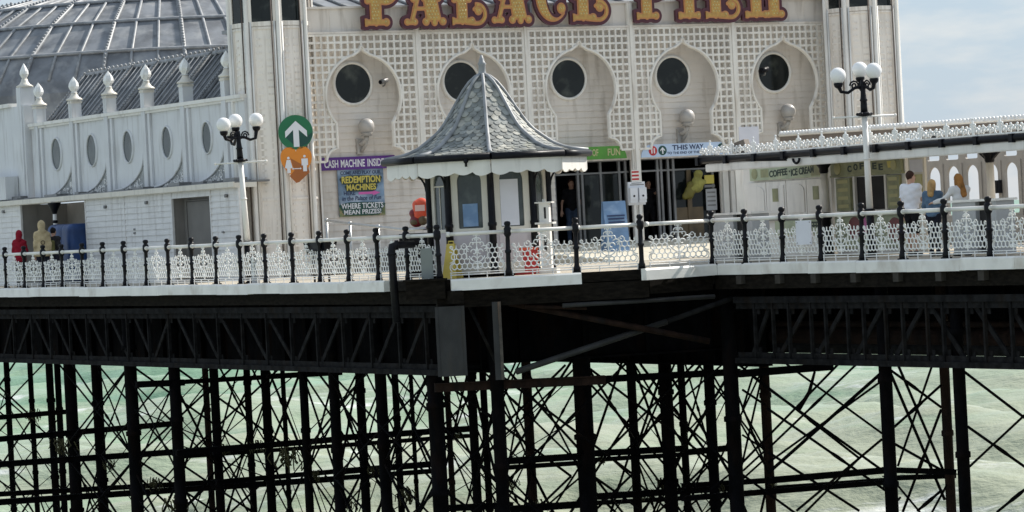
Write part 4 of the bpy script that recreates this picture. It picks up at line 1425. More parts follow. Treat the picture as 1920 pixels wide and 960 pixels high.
# ------------------------------------------------------------------ octagonal corner towers
def tower(label, pxc, Yc, Rr, base_deg, pxw):
    c = cp(pxc, 300, Yc)
    root = thing('corner_tower', label, 'tower', (c.x, c.y, DZ))
    zw = cp(pxw[0], pxw[1], Yc).z - DZ              # sill of the upper windows
    zt = zw + 2.6
    def P(r, deg, z):
        a = R(-90 + base_deg + deg)
        return Vector((r * math.cos(a), r * math.sin(a), z))
    Rw = Rr - .1
    side = 2 * Rw * math.sin(R(22.5))
    mb = MB()
    vs = [P(Rw, 45 * k, z) for z in (0, zw) for k in range(8)]
    mb.add(vs, [(k, (k + 1) % 8, (k + 1) % 8 + 8, k + 8) for k in range(8)] + [tuple(range(8, 16))])
    mb.build('wall', towerp, root)
    for k in range(8):
        m2 = MB()
        p = P(Rr - .045, 45 * k, 0)
        m2.lathe([(.085, 0), (.085, .3), (.065, .34), (.065, 3.1), (.075, 3.12), (.075, 3.2), (.06, 3.22), (.06, zw + 2.4), (.1, zw + 2.5), (.1, zt)], 10, p)
        for s in (-1, 1):
            q = P(Rw + .015, 45 * k + s * 5.2, 0)
            an = math.atan2(q.y, q.x)
            m2.tube([q, q + Vector((0, 0, zw))], .028, 6)
        m2.build('pilaster', white, root)
        m2 = MB(); q = P(Rw + .03, 45 * k - 9, 0); m2.tube([q, q + Vector((0, 0, zw + 2))], .02, 5); m2.build('dark_line_tube', MATS['brown_line'] if 'brown_line' in MATS else mat('brown_line', (.10, .075, .06), .7, .2, 4), root)  # thin brown tube drawn as the dark line beside each pilaster
    for k in range(8):
        a, b = P(Rw, 45 * k, 0), P(Rw, 45 * k + 45, 0)
        d = (b - a).normalized(); an = math.atan2(d.y, d.x)
        mid = (a + b) / 2
        if P(1, 45 * k + 22.5, 0).y > .75: continue
        h = side / 2 - .13
        m2 = MB()
        for s in (-1, 1): m2.box(s * h - .02, s * h + .02, -.03, .004, .5, zw - .12)
        m2.box(-h - .02, h + .02, -.034, .004, zw - .18, zw - .12); m2.box(-h - .02, h + .02, -.034, .004, 2.06, 2.12)
        z = .62
        while z < zw - .35:
            if abs(z - 2.1) > .12:
                for s in (-.5, .5):
                    m2.box(s * h - .075, s * h + .075, -.018, .004, z, z + .05)
            z += .185
        w = m2.build('panel', towerp, root); w.location = mid; w.rotation_euler = (0, 0, an)
        m2 = MB()
        hh = side / 2 - .06
        m2.box(-hh, hh, -.05, .06, zw - .1, zw + .02)
        for s in (-1, 1): m2.box(s * hh - .06, s * hh + .06, -.04, .05, zw + .02, zt)
        m2.box(-hh, hh, -.035, .045, zt - .3, zt)
        w = m2.build('window', towerp, root); w.location = mid; w.rotation_euler = (0, 0, an)
        m3 = MB(); m3.box(-hh + .06, -.02 if k % 2 else .1, -.01, .01, zw + .022, zt - .3); m3.build('pane', dglass, w)
        m3 = MB(); m3.box(-.02 if k % 2 else .1, hh - .06, .0, .012, zw + .022, zt - .3); m3.build('pane', dglass, w)
    mb = MB()
    mb.lathe([(Rr + .12, zt), (Rr + .15, zt + .15), (Rr, zt + .2), (Rr * .95, zt + .7), (Rr * .6, zt + 1.4), (.15, zt + 1.8), (.08, zt + 2.4), (.01, zt + 2.9)], 8, rot=R(-90 + base_deg))
    mb.build('dome', lead, root)
    return root
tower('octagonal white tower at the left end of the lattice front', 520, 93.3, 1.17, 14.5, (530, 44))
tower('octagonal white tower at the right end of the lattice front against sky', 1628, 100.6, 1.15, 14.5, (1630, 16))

# ------------------------------------------------------------------ the lettering over the front
def letter_sdf(ch):
    "returns (sdf, width) in units of photograph pixels, 100 high"
    def stem(X, Z, cx, w):
        d = d_box(X, Z, cx, 49, w / 2, 41)
        for z, k, r in ((8, .86, 8), (49, .66, 7), (91, .86, 8)):
            d = np.minimum(d, d_circ(X, Z, cx - w * k, z, r)); d = np.minimum(d, d_circ(X, Z, cx + w * k, z, r))
            d = np.minimum(d, d_box(X, Z, cx, z, w * k, 6))
        d = np.minimum(d, d_circ(X, Z, cx, 5, 5)); d = np.minimum(d, d_circ(X, Z, cx, 95, 5))
        return d
    def ring(X, Z, cx, cz, r, w): return np.abs(np.hypot(X - cx, Z - cz) - r) - w
    if ch == 'P':
        return lambda X, Z: np.minimum(stem(X, Z, 22, 26), np.maximum(ring(X, Z, 44, 71, 23, 8), 30 - X)), 82
    if ch == 'I':
        return lambda X, Z: stem(X, Z, 22, 24), 44
    if ch == 'A':
        def f(X, Z):
            d = np.minimum(d_seg(X, Z, 18, 10, 44, 92, 5), d_circ(X, Z, 8, 8, 7)); d = np.minimum(d, d_circ(X, Z, 24, 8, 7)); d = np.minimum(d, d_box(X, Z, 16, 7, 9, 5))
            d = np.minimum(d, d_circ(X, Z, 24, 52, 8))
            leg = d_poly(X, Z, [(48, 8), (82, 8), (66, 92), (38, 92)])
            d = np.minimum(d, leg)
            for x, z, r in ((48, 8, 8), (84, 8, 8), (66, 6, 7), (46, 52, 7), (76, 52, 7), (52, 96, 7)): d = np.minimum(d, d_circ(X, Z, x, z, r))
            return np.minimum(d, d_box(X, Z, 42, 33, 22, 4))
        return f, 92
    if ch in 'LE':
        def f(X, Z):
            d = stem(X, Z, 20, 25)
            # foot running into a curled tail
            d = np.minimum(d, d_seg(X, Z, 28, 5, 50, 3, 4.5))
            d = np.minimum(d, np.maximum(ring(X, Z, 54, 21, 18, 4.5), np.maximum(50 - X, -1e9)))
            d = np.minimum(d, d_circ(X, Z, 57, 27, 9))
            d = np.minimum(d, d_seg(X, Z, 56, 36, 48, 30, 4))
            if ch == 'E':
                d = np.minimum(d, d_seg(X, Z, 30, 52, 44, 56, 4)); d = np.minimum(d, d_seg(X, Z, 46, 60, 46, 46, 4))
                d = np.minimum(d, d_seg(X, Z, 30, 95, 54, 92, 6)); d = np.minimum(d, d_circ(X, Z, 57, 82, 9))
            return d
        return f, 74
    if ch == 'C':
        def f(X, Z):
            o = np.maximum(np.hypot((X - 44) / .86, Z - 50) - 48, -(np.hypot((X - 53) / .62, Z - 50) - 40))
            o = np.maximum(o, np.minimum(X - 70, np.abs(Z - 50) * -1 + 34) * 0 + (X - 74))
            for x, z, r in ((66, 28, 11), (66, 74, 12), (10, 50, 8)): o = np.minimum(o, d_circ(X, Z, x, z, r))
            return o
        return f, 82
    if ch == 'R':
        def f(X, Z):
            d = np.minimum(stem(X, Z, 22, 24), np.maximum(ring(X, Z, 42, 73, 21, 7), 30 - X))
            leg = np.maximum(d_box(X, Z, 62, 28, 12, 26, 6), -1e9)
            d = np.minimum(d, leg); d = np.minimum(d, d_seg(X, Z, 40, 50, 60, 48, 6))
            for x in (50, 78): d = np.minimum(d, d_circ(X, Z, x, 8, 8))
            return np.minimum(d, d_box(X, Z, 64, 7, 14, 6))
        return f, 88
PSG = PF.off(-.32)
sg = on('lettering_sign', 'huge gold and maroon bulb studded letters reading PALACE PIER on the front', 'sign', PSG)
mb = MB()
mb.box(PSG.a(665, 40), PSG.a(1120, 40), .10, .14, PSG.z(900, -30), PSG.z(900, -24)); mb.box(PSG.a(1185, 40), PSG.a(1490, 40), .10, .14, PSG.z(1300, -40), PSG.z(1300, -34))
for px in (700, 800, 900, 1000, 1100, 1210, 1300, 1380, 1460):
    mb.box(PSG.a(px, 40) - .03, PSG.a(px, 40) + .03, .10, .32, ZTOP + .2, ZTOP + 1.5)
mb.build('support_frame', steel, sg)
for ch, x0, x1, yb in (('P', 682, 762, 57), ('A', 752, 843, 56), ('L', 846, 917, 54), ('A', 916, 1003, 52), ('C', 1000, 1070, 50), ('E', 1072, 1145, 47),
                       ('P', 1192, 1264, 44), ('I', 1270, 1316, 43), ('E', 1321, 1392, 42), ('R', 1395, 1479, 41)):
    f, wd = letter_sdf(ch)
    a0, zb = PSG.hit(x0, yb)
    a1 = PSG.a(x1, yb)
    u = (a1 - a0) / (wd + 12)
    uz = 1.52 / 106
    mb = MB()
    sdf_fill(mb, f, -9, wd + 9, -9, 109, 1.6, .0, .1, level=6.5)
    k = len(mb.v)
    mb.v = [(x * u, y, z * uz) for x, y, z in mb.v]
    lt = mb.build('letter', maroon, sg)
    lt.location = (a0 + 6 * u, 0, zb + 6.5 * uz)
    mb = MB(); sdf_fill(mb, f, -3, wd + 3, -3, 103, 1.6, -.02, -.002, level=0, back=False)
    mb.v = [(x * u, y, z * uz) for x, y, z in mb.v]; mb.build('trim', orangel, lt)
    mb = MB(); sdf_fill(mb, f, -3, wd + 3, -3, 103, 1.6, -.034, -.021, level=-2.6, back=False)
    mb.v = [(x * u, y, z * uz) for x, y, z in mb.v]; mb.build('face', gold, lt)
    mb = MB()
    gx = np.arange(2, wd, 6.2); gz = np.arange(3, 102, 6.2)
    for j, z in enumerate(gz):
        for x in gx + (3.1 if j % 2 else 0):
            if f(np.array([[x]]), np.array([[z]]))[0, 0] < -5.2:
                mb.ball((x * u, -.034, z * uz), .026, 6)
    if mb.v: mb.build('bulbs', bulb, lt)

# ------------------------------------------------------------------ signs on the front
def board(name, label, pl, px0, py0, px1, py1, m, th=.03, d=0.0, cat='sign'):
    a, z = pl.hit((px0 + px1) / 2, (py0 + py1) / 2)
    a0, a1 = pl.a(px0, (py0 + py1) / 2), pl.a(px1, (py0 + py1) / 2)
    z0, z1 = pl.z((px0 + px1) / 2, py1), pl.z((px0 + px1) / 2, py0)
    root = on(name, label, cat, pl, a, d, z)
    hw, hh = (a1 - a0) / 2, (z1 - z0) / 2
    mb = MB(); mb.box(-hw, hw, -th, 0, -hh, hh); mb.build('board', m, root)
    return root, hw, hh, -th - .001
def words(root, m, items, y):
    "items: text, x, z(baseline), height, width"
    mb = MB()
    for it in items:
        add_text(mb, it[0], it[1], y, it[2], it[3], it[4], 0, it[5] if len(it) > 5 else .02, it[6] if len(it) > 6 else 0, .006)
    return mb.build('lettering', m, root)
PS1 = PF.off(RC - .09)
r_, hw, hh, y_ = board('hanging_sign', 'purple sign with white capitals about a cash machine inside', PS1, 598, 293.5, 740, 317.5, purple)
sx = lambda px: PS1.a(px, 306) - PS1.a(669, 306)
words(r_, signwhite, [('CASH', (sx(607) + sx(633)) / 2, -hh * .62, hh * 1.2, sx(633) - sx(607)), ('MACHINE', (sx(638) + sx(683)) / 2, -hh * .62, hh * 1.2, sx(683) - sx(638)),
                      ('INSIDE', (sx(688) + sx(719)) / 2, -hh * .62, hh * 1.2, sx(719) - sx(688)), ('...', sx(729), -hh * .62, .03, .14)], y_)
PS2 = PF.off(RC - .06)
r_, hw, hh, y_ = board('prize_poster', 'colourful poster advertising redemption machines and prizes below the purple sign', PS2, 634, 316, 720, 405, skyposter, .02, 0, 'poster')
mb = MB(); mb.box(-hw, hw, y_ - .004, y_, -hh, -hh * .60); mb.build('fairground_picture', posterbase, r_)
def blobby(cx, cz, hx, hz, m, name='panel', y=-.006):
    mb = MB()
    n = 28
    mb.prism([(cx + hx * (1 + .05 * math.sin(5 * t)) * math.copysign(abs(math.cos(t)) ** .5, math.cos(t)), cz + hz * (1 + .08 * math.sin(4 * t)) * math.copysign(abs(math.sin(t)) ** .6, math.sin(t)))
              for t in [2 * math.pi * i / n for i in range(n)]], y_ + y - .003, y_ + y)
    mb.build(name, m, r_)
blobby(0, hh * .52, hw * .90, hh * .20, inkgreen); blobby(0, hh * .20, hw * .70, hh * .17, inkgreen)
blobby(0, -hh * .60, hw * .98, hh * .19, dgreen, y=-.008); blobby(0, -hh * .84, hw * .86, hh * .13, dgreen, y=-.012)
words(r_, navy, [('COME AND PLAY OUR', 0, hh * .76, .1, hw * 1.75, .015), ('HERE', -hw * .52, -hh * .10, .11, hw * .5), ('in the Palace of Fun', 0, -hh * .33, .12, hw * 1.7, .015, .2)], y_)
words(r_, yellow, [('REDEMPTION', 0, hh * .40, .19, hw * 1.68, .03), ('MACHINES', 0, hh * .09, .17, hw * 1.28, .03)], y_ - .012)
words(r_, signwhite, [('WHERE TICKETS', 0, -hh * .68, .15, hw * 1.84, .02), ('MEAN PRIZES!', 0, -hh * .92, .13, hw * 1.62, .02)], y_ - .018)
mb = MB(); mb.prism([(-hw * .12, -hh * .09), (hw * .5, -hh * .09), (hw * .5, -hh * .15), (hw * .82, -hh * .04), (hw * .5, hh * .07), (hw * .5, hh * .01), (-hw * .12, hh * .01)], y_ - .008, y_); mb.build('arrow', pink, r_)
# green sign of the arcade name over the left doors
PS3 = PF.off(.02)
a0, a1 = PS3.a(1010, 287), PS3.a(1174, 285)
z0, z1 = PS3.z(1140, 298), PS3.z(1140, 274)
r_ = on('arch_sign', 'green sign with pale capitals over the doors beside the kiosk', 'sign', PS3, (a0 + a1) / 2, 0, (z0 + z1) / 2)
hw, hh = (a1 - a0) / 2, (z1 - z0) / 2
pl_ = [(-hw, -hh), (hw, -hh)] + [(hw - .32 + .32 * math.cos(t), -hh + 2 * hh * math.sin(t)) for t in [i / 8 * math.pi / 2 for i in range(1, 9)]] + [(-hw + .32 - .32 * math.cos(t), -hh + 2 * hh * math.sin(t)) for t in [i / 8 * math.pi / 2 for i in range(8, 0, -1)]]
mb = MB(); mb.prism(pl_, -.03, 0); mb.build('board', limegreen, r_)
words(r_, lemon, [('PALACE', -hw * .47, -hh * .5, hh * 1.1, hw * .72), ('OF', PS3.a(1115, 287) - (a0 + a1) / 2, -hh * .5, hh * 1.1, .20), ('FUN', PS3.a(1150, 286) - (a0 + a1) / 2, -hh * .5, hh * 1.1, .40)], -.031)
# THIS WAY sign
a0, a1 = PS3.a(1201, 282), PS3.a(1368, 278)
z0, z1 = PS3.z(1280, 292), PS3.z(1280, 269)
am, zm = (a0 + a1) / 2, (z0 + z1) / 2
r_ = on('arch_sign', 'pale blue THIS WAY sign with red and green discs over the right doors', 'sign', PS3, am, 0, zm)
hw, hh = (a1 - a0) / 2, (z1 - z0) / 2
mb = MB(); mb.prism([(x * hw / ((pl_[1][0])), z) for x, z in pl_], -.03, 0); mb.build('board', paleblue, r_)
ax = lambda px: PS3.a(px, 281) - am
words(r_, navy, [('THIS', ax(1274), -hh * .02, hh * .82, ax(1286) - ax(1257)), ('WAY', ax(1305), -hh * .02, hh * .82, ax(1318) - ax(1291)), ('TO THE END OF THE PIER', ax(1287), -hh * .68, hh * .4, ax(1325) - ax(1250), .01)], -.031)
def disc(px, m, kind):
    c = ax(px)
    rr = hh * .78
    mb = MB(); mb.lathe([(rr, -.04), (rr, -.03)], 24, (c, 0, 0), axis=(0, 1, 0), smooth=False); dd = mb.build('disc', m, r_)
    mb = MB()
    if kind == 'arrow':
        s = rr * .7
        mb.prism([(c + x * s, z * s) for x, z in ((0, 1), (.8, .15), (.8, -.25), (.22, .3), (.22, -1), (-.22, -1), (-.22, .3), (-.8, -.25), (-.8, .15))], -.046, -.041)
    else:
        for x in (-.3, .3): mb.box(c + x * rr - rr * .14, c + x * rr + rr * .14, -.046, -.041, -rr * .55, rr * .55)
    mb.build('symbol', signwhite, dd)
disc(1223, red, 'bars'); disc(1241, dgreen, 'arrow'); disc(1352, dgreen, 'arrow')

# round green arrow and orange heart on the tower
PT = Pl(*(cp(548, 300, 92.05).to_2d()), 8.0)
a, z = PT.hit(554, 248)
ar = on('arrow_sign', 'round green sign with white up arrow on the left tower', 'sign', PT, a, 0, z)
mb = MB(); mb.lathe([(.46, -.03), (.46, 0)], 40, axis=(0, 1, 0), smooth=False); mb.build('disc', green, ar)
arr = [(0, .30), (.29, .03), (.29, -.14), (.075, .065), (.075, -.39), (-.075, -.39), (-.075, .065), (-.29, -.14), (-.29, .03)]
mb = MB(); mb.prism([(x + .01, z_) for x, z_ in arr], -.05, -.042); mb.build('arrow', signwhite, ar)
mb = MB(); mb.prism([(-.27, -.13), (-.065, .07), (-.065, -.33)], -.036, -.031); mb.prism([(.085, .05), (.28, -.13), (.44, -.02), (.42, -.15), (.30, -.32), (.085, -.40)], -.036, -.031); mb.build('long_shadow_mark', dgreen, ar)
a, z = PT.hit(556, 312)
hr = on('heart_sign', 'orange heart sign with two white figures keeping apart', 'sign', PT, a, 0, z)
def heart(X, Z):
    x, y = np.abs(X) / .46, Z / .46 + .02
    q = x * x + (1.05 * y - .62 * np.sqrt(x + 1e-6)) ** 2 - .82
    return q
mb = MB(); sdf_fill(mb, heart, -.6, .6, -.6, .7, .02, -.03, 0); mb.build('board', orange, hr)
mb = MB(); mb.prism([(-.15, .22), (.3, -.05), (.34, -.17), (.05, -.42), (-.03, -.44), (-.20, -.25), (-.06, -.11)], -.036, -.031); mb.build('long_shadow_mark', brown, hr)
def figure(cx, z0, dress):
    mb = MB()
    mb.lathe([(.035, -.046), (.035, -.04)], 14, (cx, 0, z0 + .40), axis=(0, 1, 0), smooth=False)
    if dress: mb.prism([(cx - .05, z0 + .35), (cx + .05, z0 + .35), (cx + .1, z0 + .14), (cx + .045, z0 + .12), (cx + .045, z0), (cx - .045, z0), (cx - .045, z0 + .12), (cx - .1, z0 + .14)], -.046, -.04)
    else: mb.prism([(cx - .085, z0 + .34), (cx + .085, z0 + .34), (cx + .085, z0 + .16), (cx + .05, z0 + .16), (cx + .05, z0), (cx - .05, z0), (cx - .05, z0 + .16), (cx - .085, z0 + .16)], -.046, -.04)
    mb.build('figure', signwhite, hr)
figure(-.21, -.17, True); figure(.22, -.14, False)
mb = MB(); mb.box(-.1, .1, -.046, -.04, -.07, -.05); mb.prism([(-.13, -.06), (-.09, -.03), (-.09, -.09)], -.046, -.04); mb.prism([(.13, -.06), (.09, -.03), (.09, -.09)], -.046, -.04)
mb.build('double_arrow', signwhite, hr)

# globe wall lamps and cameras on the boarded wall
for px, py, lb in ((677, 238, 'left of the kiosk'), (1277, 220, 'above the pale blue sign'), (1466, 210, 'above the canopy')):
    a, z = PFW.hit(px, py)
    w = on('wall_lamp', 'grey weathered globe wall lamp in the keyhole recess ' + lb, 'wall lamp', PFW, a, -.33, z)
    mb = MB(); mb.ball((0, 0, 0), .225, 20); mb.build('globe', mat('shade_grey_globe', (.41, .39, .365), .45, .1, 3, dirt_or_glint=(.3, .28, .25), dirt_glint_amt=.4, dscale=(6, 6, 2)) if 'shade_grey_globe' not in MATS else MATS['shade_grey_globe'], w)  # globe and bracket colour greyed to hold the shade of the recess
    mb = MB()
    mb.lathe([(.16, -.26), (.13, -.21), (.19, -.17)], 12); mb.tube([(0, 0, -.26), (-.02, .0, -.36), (-.08, .1, -.46), (-.1, .33, -.46)], .07, 8)
    mb.box(-.2, .0, .22, .33, -.74, -.32); mb.tube([(-.08, .2, -.68), (-.02, .05, -.5), (0, 0, -.3)], .05, 6)
    mb.build('bracket', MATS['shade_grey_globe'], w)
def cctv(px, py, pl, d, lb, s=1.0, m=None):
    a, z = pl.hit(px, py)
    c = on('security_camera', lb, 'camera', pl, a, d, z)
    mb = MB(); mb.tube([(-.12 * s, -.1 * s, -.03), (.14 * s, .0, .03)], .075 * s, 10); mb.build('housing', m or steel, c)
    mb = MB(); mb.tube([(-.125 * s, -.102 * s, -.031), (-.15 * s, -.112 * s, -.036)], .06 * s, 10); mb.build('lens', gloss, c)
    mb = MB(); mb.tube([(.1 * s, .02, -.02), (.12 * s, .1, -.12 * s), (.12 * s, -d if d < 0 else .3, -.14 * s)], .022, 6); mb.build('arm', steel, c)
cctv(711, 153, PFW, -.22, 'small grey camera beside the first round window', .9)
cctv(1418, 133, PFW, -.35, 'dark camera overlapping the last round window', 1.1, gloss)

# ------------------------------------------------------------------ arcade side wall with oval windows
side = on('arcade_side_wall', 'pale side wall with oval windows and flame finials, left of the tower', 'wall', PW)
def wa(px, py): return PW.a(px, py)
piers = [(72, 197), (138, 188), (203, 178), (273, 168), (346, 157), (424, 145)]
za = [PW.z(82, 227), PW.z(438, 181)]
ZWT = sum(za) / 2
zcap = sum(PW.z(px, py) for px, py in piers) / 6
ZWB = (PW.z(90, 372) + PW.z(440, 336)) / 2
xa, xb = wa(62, 300), wa(462, 260)
ov = [(107, 289), (173, 282), (241, 275), (314, 267), (389, 258)]
mb = MB(); mb.box(xa, xb, 0, .25, ZWB, ZWT - .1); mb.build('wall', wallp, side)
mb = MB(); mb.box(xa, xb, -.12, .3, ZWT - .10, ZWT); mb.box(xa, xb, -.07, -.002, ZWT - .17, ZWT - .102); mb.build('coping', white, side)
pa = [wa(px, py + 40) for px, py in piers]
for i, ((px, py), a) in enumerate(zip(piers, pa)):
    mb = MB()
    mb.box(a - .15, a + .13, -.09, .22, ZWB, zcap); mb.box(a + .26, a + .42, -.07, -.004, ZWB, ZWT - .18)
    p = mb.build('pier', wallp, side)
    mb = MB()
    c = (a - .01, .065, zcap)
    mb.box(a - .17, a + .15, -.11, .24, zcap - .09, zcap - .03)
    mb.lathe([(.23, .0), (.245, .02), (.23, .05), (.15, .10), (.11, .16), (.09, .2), (.095, .22)], 20, c)
    f = mb.build('cap', cream, p)
    mb = MB()
    fl = lambda an: 1
    prof = [(.06, .22), (.10, .235), (.065, .26), (.08, .28), (.125, .35), (.145, .42), (.135, .49), (.10, .57), (.055, .64), (.02, .69), (.004, .72)]
    n = 12
    vs = []
    for r, z in prof:
        for j in range(n):
            an = 2 * math.pi * j / n + z * 1.4
            rr = r * (1 + (.10 if j % 2 else -.06))
            vs.append((c[0] + rr * math.cos(an), c[1] + rr * math.sin(an), c[2] + z))
    mb.add(vs, [(q * n + j, q * n + (j + 1) % n, (q + 1) * n + (j + 1) % n, (q + 1) * n + j) for q in range(len(prof) - 1) for j in range(n)], 0, False)
    mb.build('finial', castwhite, p)
for i, (px, py) in enumerate(ov):
    a, z = PW.hit(px, py)
    rx = (wa(px + 8.6, py) - wa(px - 8.6, py)) / 2
    rzv = (PW.z(px, py - 29) - PW.z(px, py + 29)) / 2
    n = 36
    def ring(k, y): return [(a + rx * k * math.cos(2 * math.pi * j / n), y, z + rzv * (1 + (k - 1) * .45) * math.sin(2 * math.pi * j / n)) for j in range(n)]
    mb = MB()
    R_ = [ring(1.0, -.005), ring(1.0, -.04), ring(1.08, -.055), ring(1.2, -.03), ring(1.22, -.002)]
    mb.add([p for r in R_ for p in r], [(q * n + j, q * n + (j + 1) % n, (q + 1) * n + (j + 1) % n, (q + 1) * n + j) for q in range(4) for j in range(n)], 0, True)
    w = mb.build('oval_window', wallp, side)
    mb = MB(); mb.add(ring(.995, -.012) , [tuple(range(n))]); mb.build('pane', gglass, w)
    # swept apron moulding with a cast filigree spandrel
    x0, x1 = pa[i] + .42, pa[i + 1] - .13
    zs_, ze_ = ZWB + .02, z - rzv * .9
    P = [(x0 + (x1 - x0) * t / 14, zs_ + (ze_ + .25 - zs_) * (1 - math.sqrt(max(0, 1 - (t / 14) ** 2)))) for t in range(15)]
    mb = MB(); mb.tube([(x, -.05, zz_) for x, zz_ in P], .035, 6)
    mb.prism([(x, zz_) for x, zz_ in P] + [(x1, zs_)], -.03, -.004, 1)
    sw = mb.build('apron', [wallp, mat('spandrel_grey', (.33, .34, .34), .6, .25, 7, bump=.3) if i == 0 else MATS['spandrel_grey']], side)
    mb = MB()
    for k in range(26):
        t = rnd.uniform(.3, 1)
        xx = x0 + (x1 - x0) * t
        zz_ = zs_ + rnd.uniform(.08, .8) * (ze_ - zs_) * (1 - math.sqrt(max(0, 1 - t * t)))
        rr = rnd.uniform(.03, .07)
        a0_ = rnd.uniform(0, 6)
        mb.tube([(xx + rr * math.cos(a0_ + q * .7), -.04, zz_ + rr * math.sin(a0_ + q * .7)) for q in range(7)], .013, 5)
    mb.build('filigree', castwhite, sw)
# ledge at the foot of the wall and clutter on it
mb = MB(); mb.box(xa - 5, xb, -.2, -.002, ZWB - .09, ZWB - .01); mb.build('ledge', steel, side)
# the taller neighbouring wall at the picture's left edge
nb = on('plain_side_wall', 'taller plain white wall with one oval window at the left edge', 'wall', PW)
ZN = PW.z(18, 196)
mb = MB(); mb.box(wa(-260, 300), wa(60, 300), -.18, .2, ZWB - .4, ZN - .12); mb.build('wall', wallp, nb)
mb = MB(); mb.box(wa(-260, 300), wa(37, 300), -.3, .25, ZN - .118, ZN); mb.build('coping', white, nb)
a = wa(50, 230)
mb = MB(); mb.box(a - .2, a + .16, -.22, .24, ZWB - .4, PW.z(50, 163)); p = mb.build('pier', wallp, nb)
zc_ = PW.z(50, 163)
mb = MB(); mb.lathe([(.25, .0), (.265, .03), (.16, .10), (.11, .18), (.09, .26)], 20, (a, .0, zc_)); mb.build('cap', cream, p)
mb = MB(); mb.lathe([(.06, .26), (.08, .29), (.14, .40), (.135, .49), (.08, .61), (.03, .70), (.004, .74)], 12, (a, .0, zc_), smooth=False); mb.build('finial', castwhite, p)
a_, z_ = PW.hit(-3, 258)
n = 36
mb = MB(); mb.add([(a_ + .42 * math.cos(2 * math.pi * j / n), -.19, z_ + .42 * math.sin(2 * math.pi * j / n)) for j in range(n)], [tuple(range(n))]); mb.build('oval_window', gglass, nb)
a0_, z0_ = PW.hit(12, 370); a1_, z1_ = PW.hit(38, 340)
mb = MB(); mb.box(a0_ - .9, a1_ + .35, -.62, -.2, z0_ - .1, z1_ + .15)
bx = mb.build('vent_housing', wallp, nb)
mb = MB(); mb.box(a0_ - .1, a0_ + .42, -.63, -.622, z0_ + .05, z1_ - .05); mb.build('vent_shade_sheet', inner, bx)  # dark sheet on the solid housing, coloured as the shade inside a vent

# ------------------------------------------------------------------ roofs behind the side wall
PRF = PW.off(.35)
def rp(px, py, d):
    pl = PW.off(d)
    return pl.hit(px, py)
lo0, lo1 = rp(78, 222, .4), rp(446, 172, .4)
RD = 2.0
zhi = (rp(190, 152, RD)[1] + rp(430, 84, RD)[1]) / 2
lr = on('lean_to_roof', 'ribbed grey lead roof sloping up behind the finials', 'roof', PW)
A_, B_ = Vector((lo0[0] - .1, .3, ZWT - .45)), Vector((lo1[0] + .35, .3, ZWT - .45))
C_, D_ = Vector((B_.x, RD, zhi)), Vector((A_.x, RD, zhi))
mb = MB(); mb.quad(A_, B_, C_, D_); mb.add([D_, C_, C_ + Vector((0, 1.5, -1.5)), D_ + Vector((0, 1.5, -1.5))], [(0, 1, 2, 3)]); mb.build('covering', lead, lr)
for k in range(40):
    t = k / 39
    p, q = A_.lerp(B_, t), D_.lerp(C_, t)
    m_ = .035 if k % 5 else .07
    mb = MB(); up = Vector((0, -.02, .05))
    mb.tube([p + up, q + up], m_, 5)
    if k % 5 == 0:
        for i in range(26):
            mb.ball(p.lerp(q, (i + .5) / 26) + up * 2.6, .045, 6)
    mb.build('roll', leadroll, lr)
mb = MB(); mb.tube([D_ + Vector((0, 0, .05)), C_ + Vector((0, 0, .05))], .07, 8)
for i in range(46): mb.ball(D_.lerp(C_, (i + .5) / 46) + Vector((0, 0, .15)), .055, 6)
mb.build('ridge', leadroll, lr)

# big shallow lead dome
DY, DS = 148.0, 148 / 118
DC = cp(333, 300, DY)
dome = thing('lead_dome', 'large shallow grey lead dome with radial ribs and rings behind the side wall', 'dome roof', (DC.x, DC.y, DZ))
def dz(px, py, r): return cp(px, py, DY - r * DS).z - DZ
prof = [(11.0, dz(333, 142, 11.0) - .4), (10.8, dz(333, 140, 10.8)), (10.1, dz(333, 92, 10.1)), (8.6, dz(333, 36, 8.6)), (7.1, dz(333, -2, 7.1))]
prof = [(r * DS, z) for r, z in prof]
prof += [(5.6 * DS, prof[-1][1] + .42), (3.5 * DS, prof[-1][1] + .7), (1.2 * DS, prof[-1][1] + .85), (.02, prof[-1][1] + .9)]
mb = MB(); mb.lathe([(11.0 * DS, prof[0][1] - 3)] + prof, 156, (0, 0, 0), smooth=False); mb.build('covering', lead, dome, fix=True)
for (r, z) in prof[2:5]:
    mb = MB(); mb.tube([((r + .03) * math.cos(2 * math.pi * i / 156), (r + .03) * math.sin(2 * math.pi * i / 156), z + .05) for i in range(156)], .075, 6, closed=True); mb.build('ring', MATS['dark_roof_slate'] if False else leadroll, dome)
nr = 78
for k in range(nr):
    an = 2 * math.pi * k / nr + .012
    if math.sin(an) > .25: continue
    c_, s_ = math.cos(an), math.sin(an)
    pts = [Vector((r * c_, r * s_, z + .04)) for r, z in prof[1:6]]
    big = k % 3 == 0
    mb = MB(); mb.tube(pts, .10 if big else .065, 5)
    if big:
        for p, q in zip(pts[:-1], pts[1:]):
            m_ = max(3, int((q - p).length / .19))
            for i in range(m_): mb.ball(p.lerp(q, (i + .5) / m_) + Vector((0, 0, .1)), .065, 6)
    mb.build('rib', leadroll, dome)

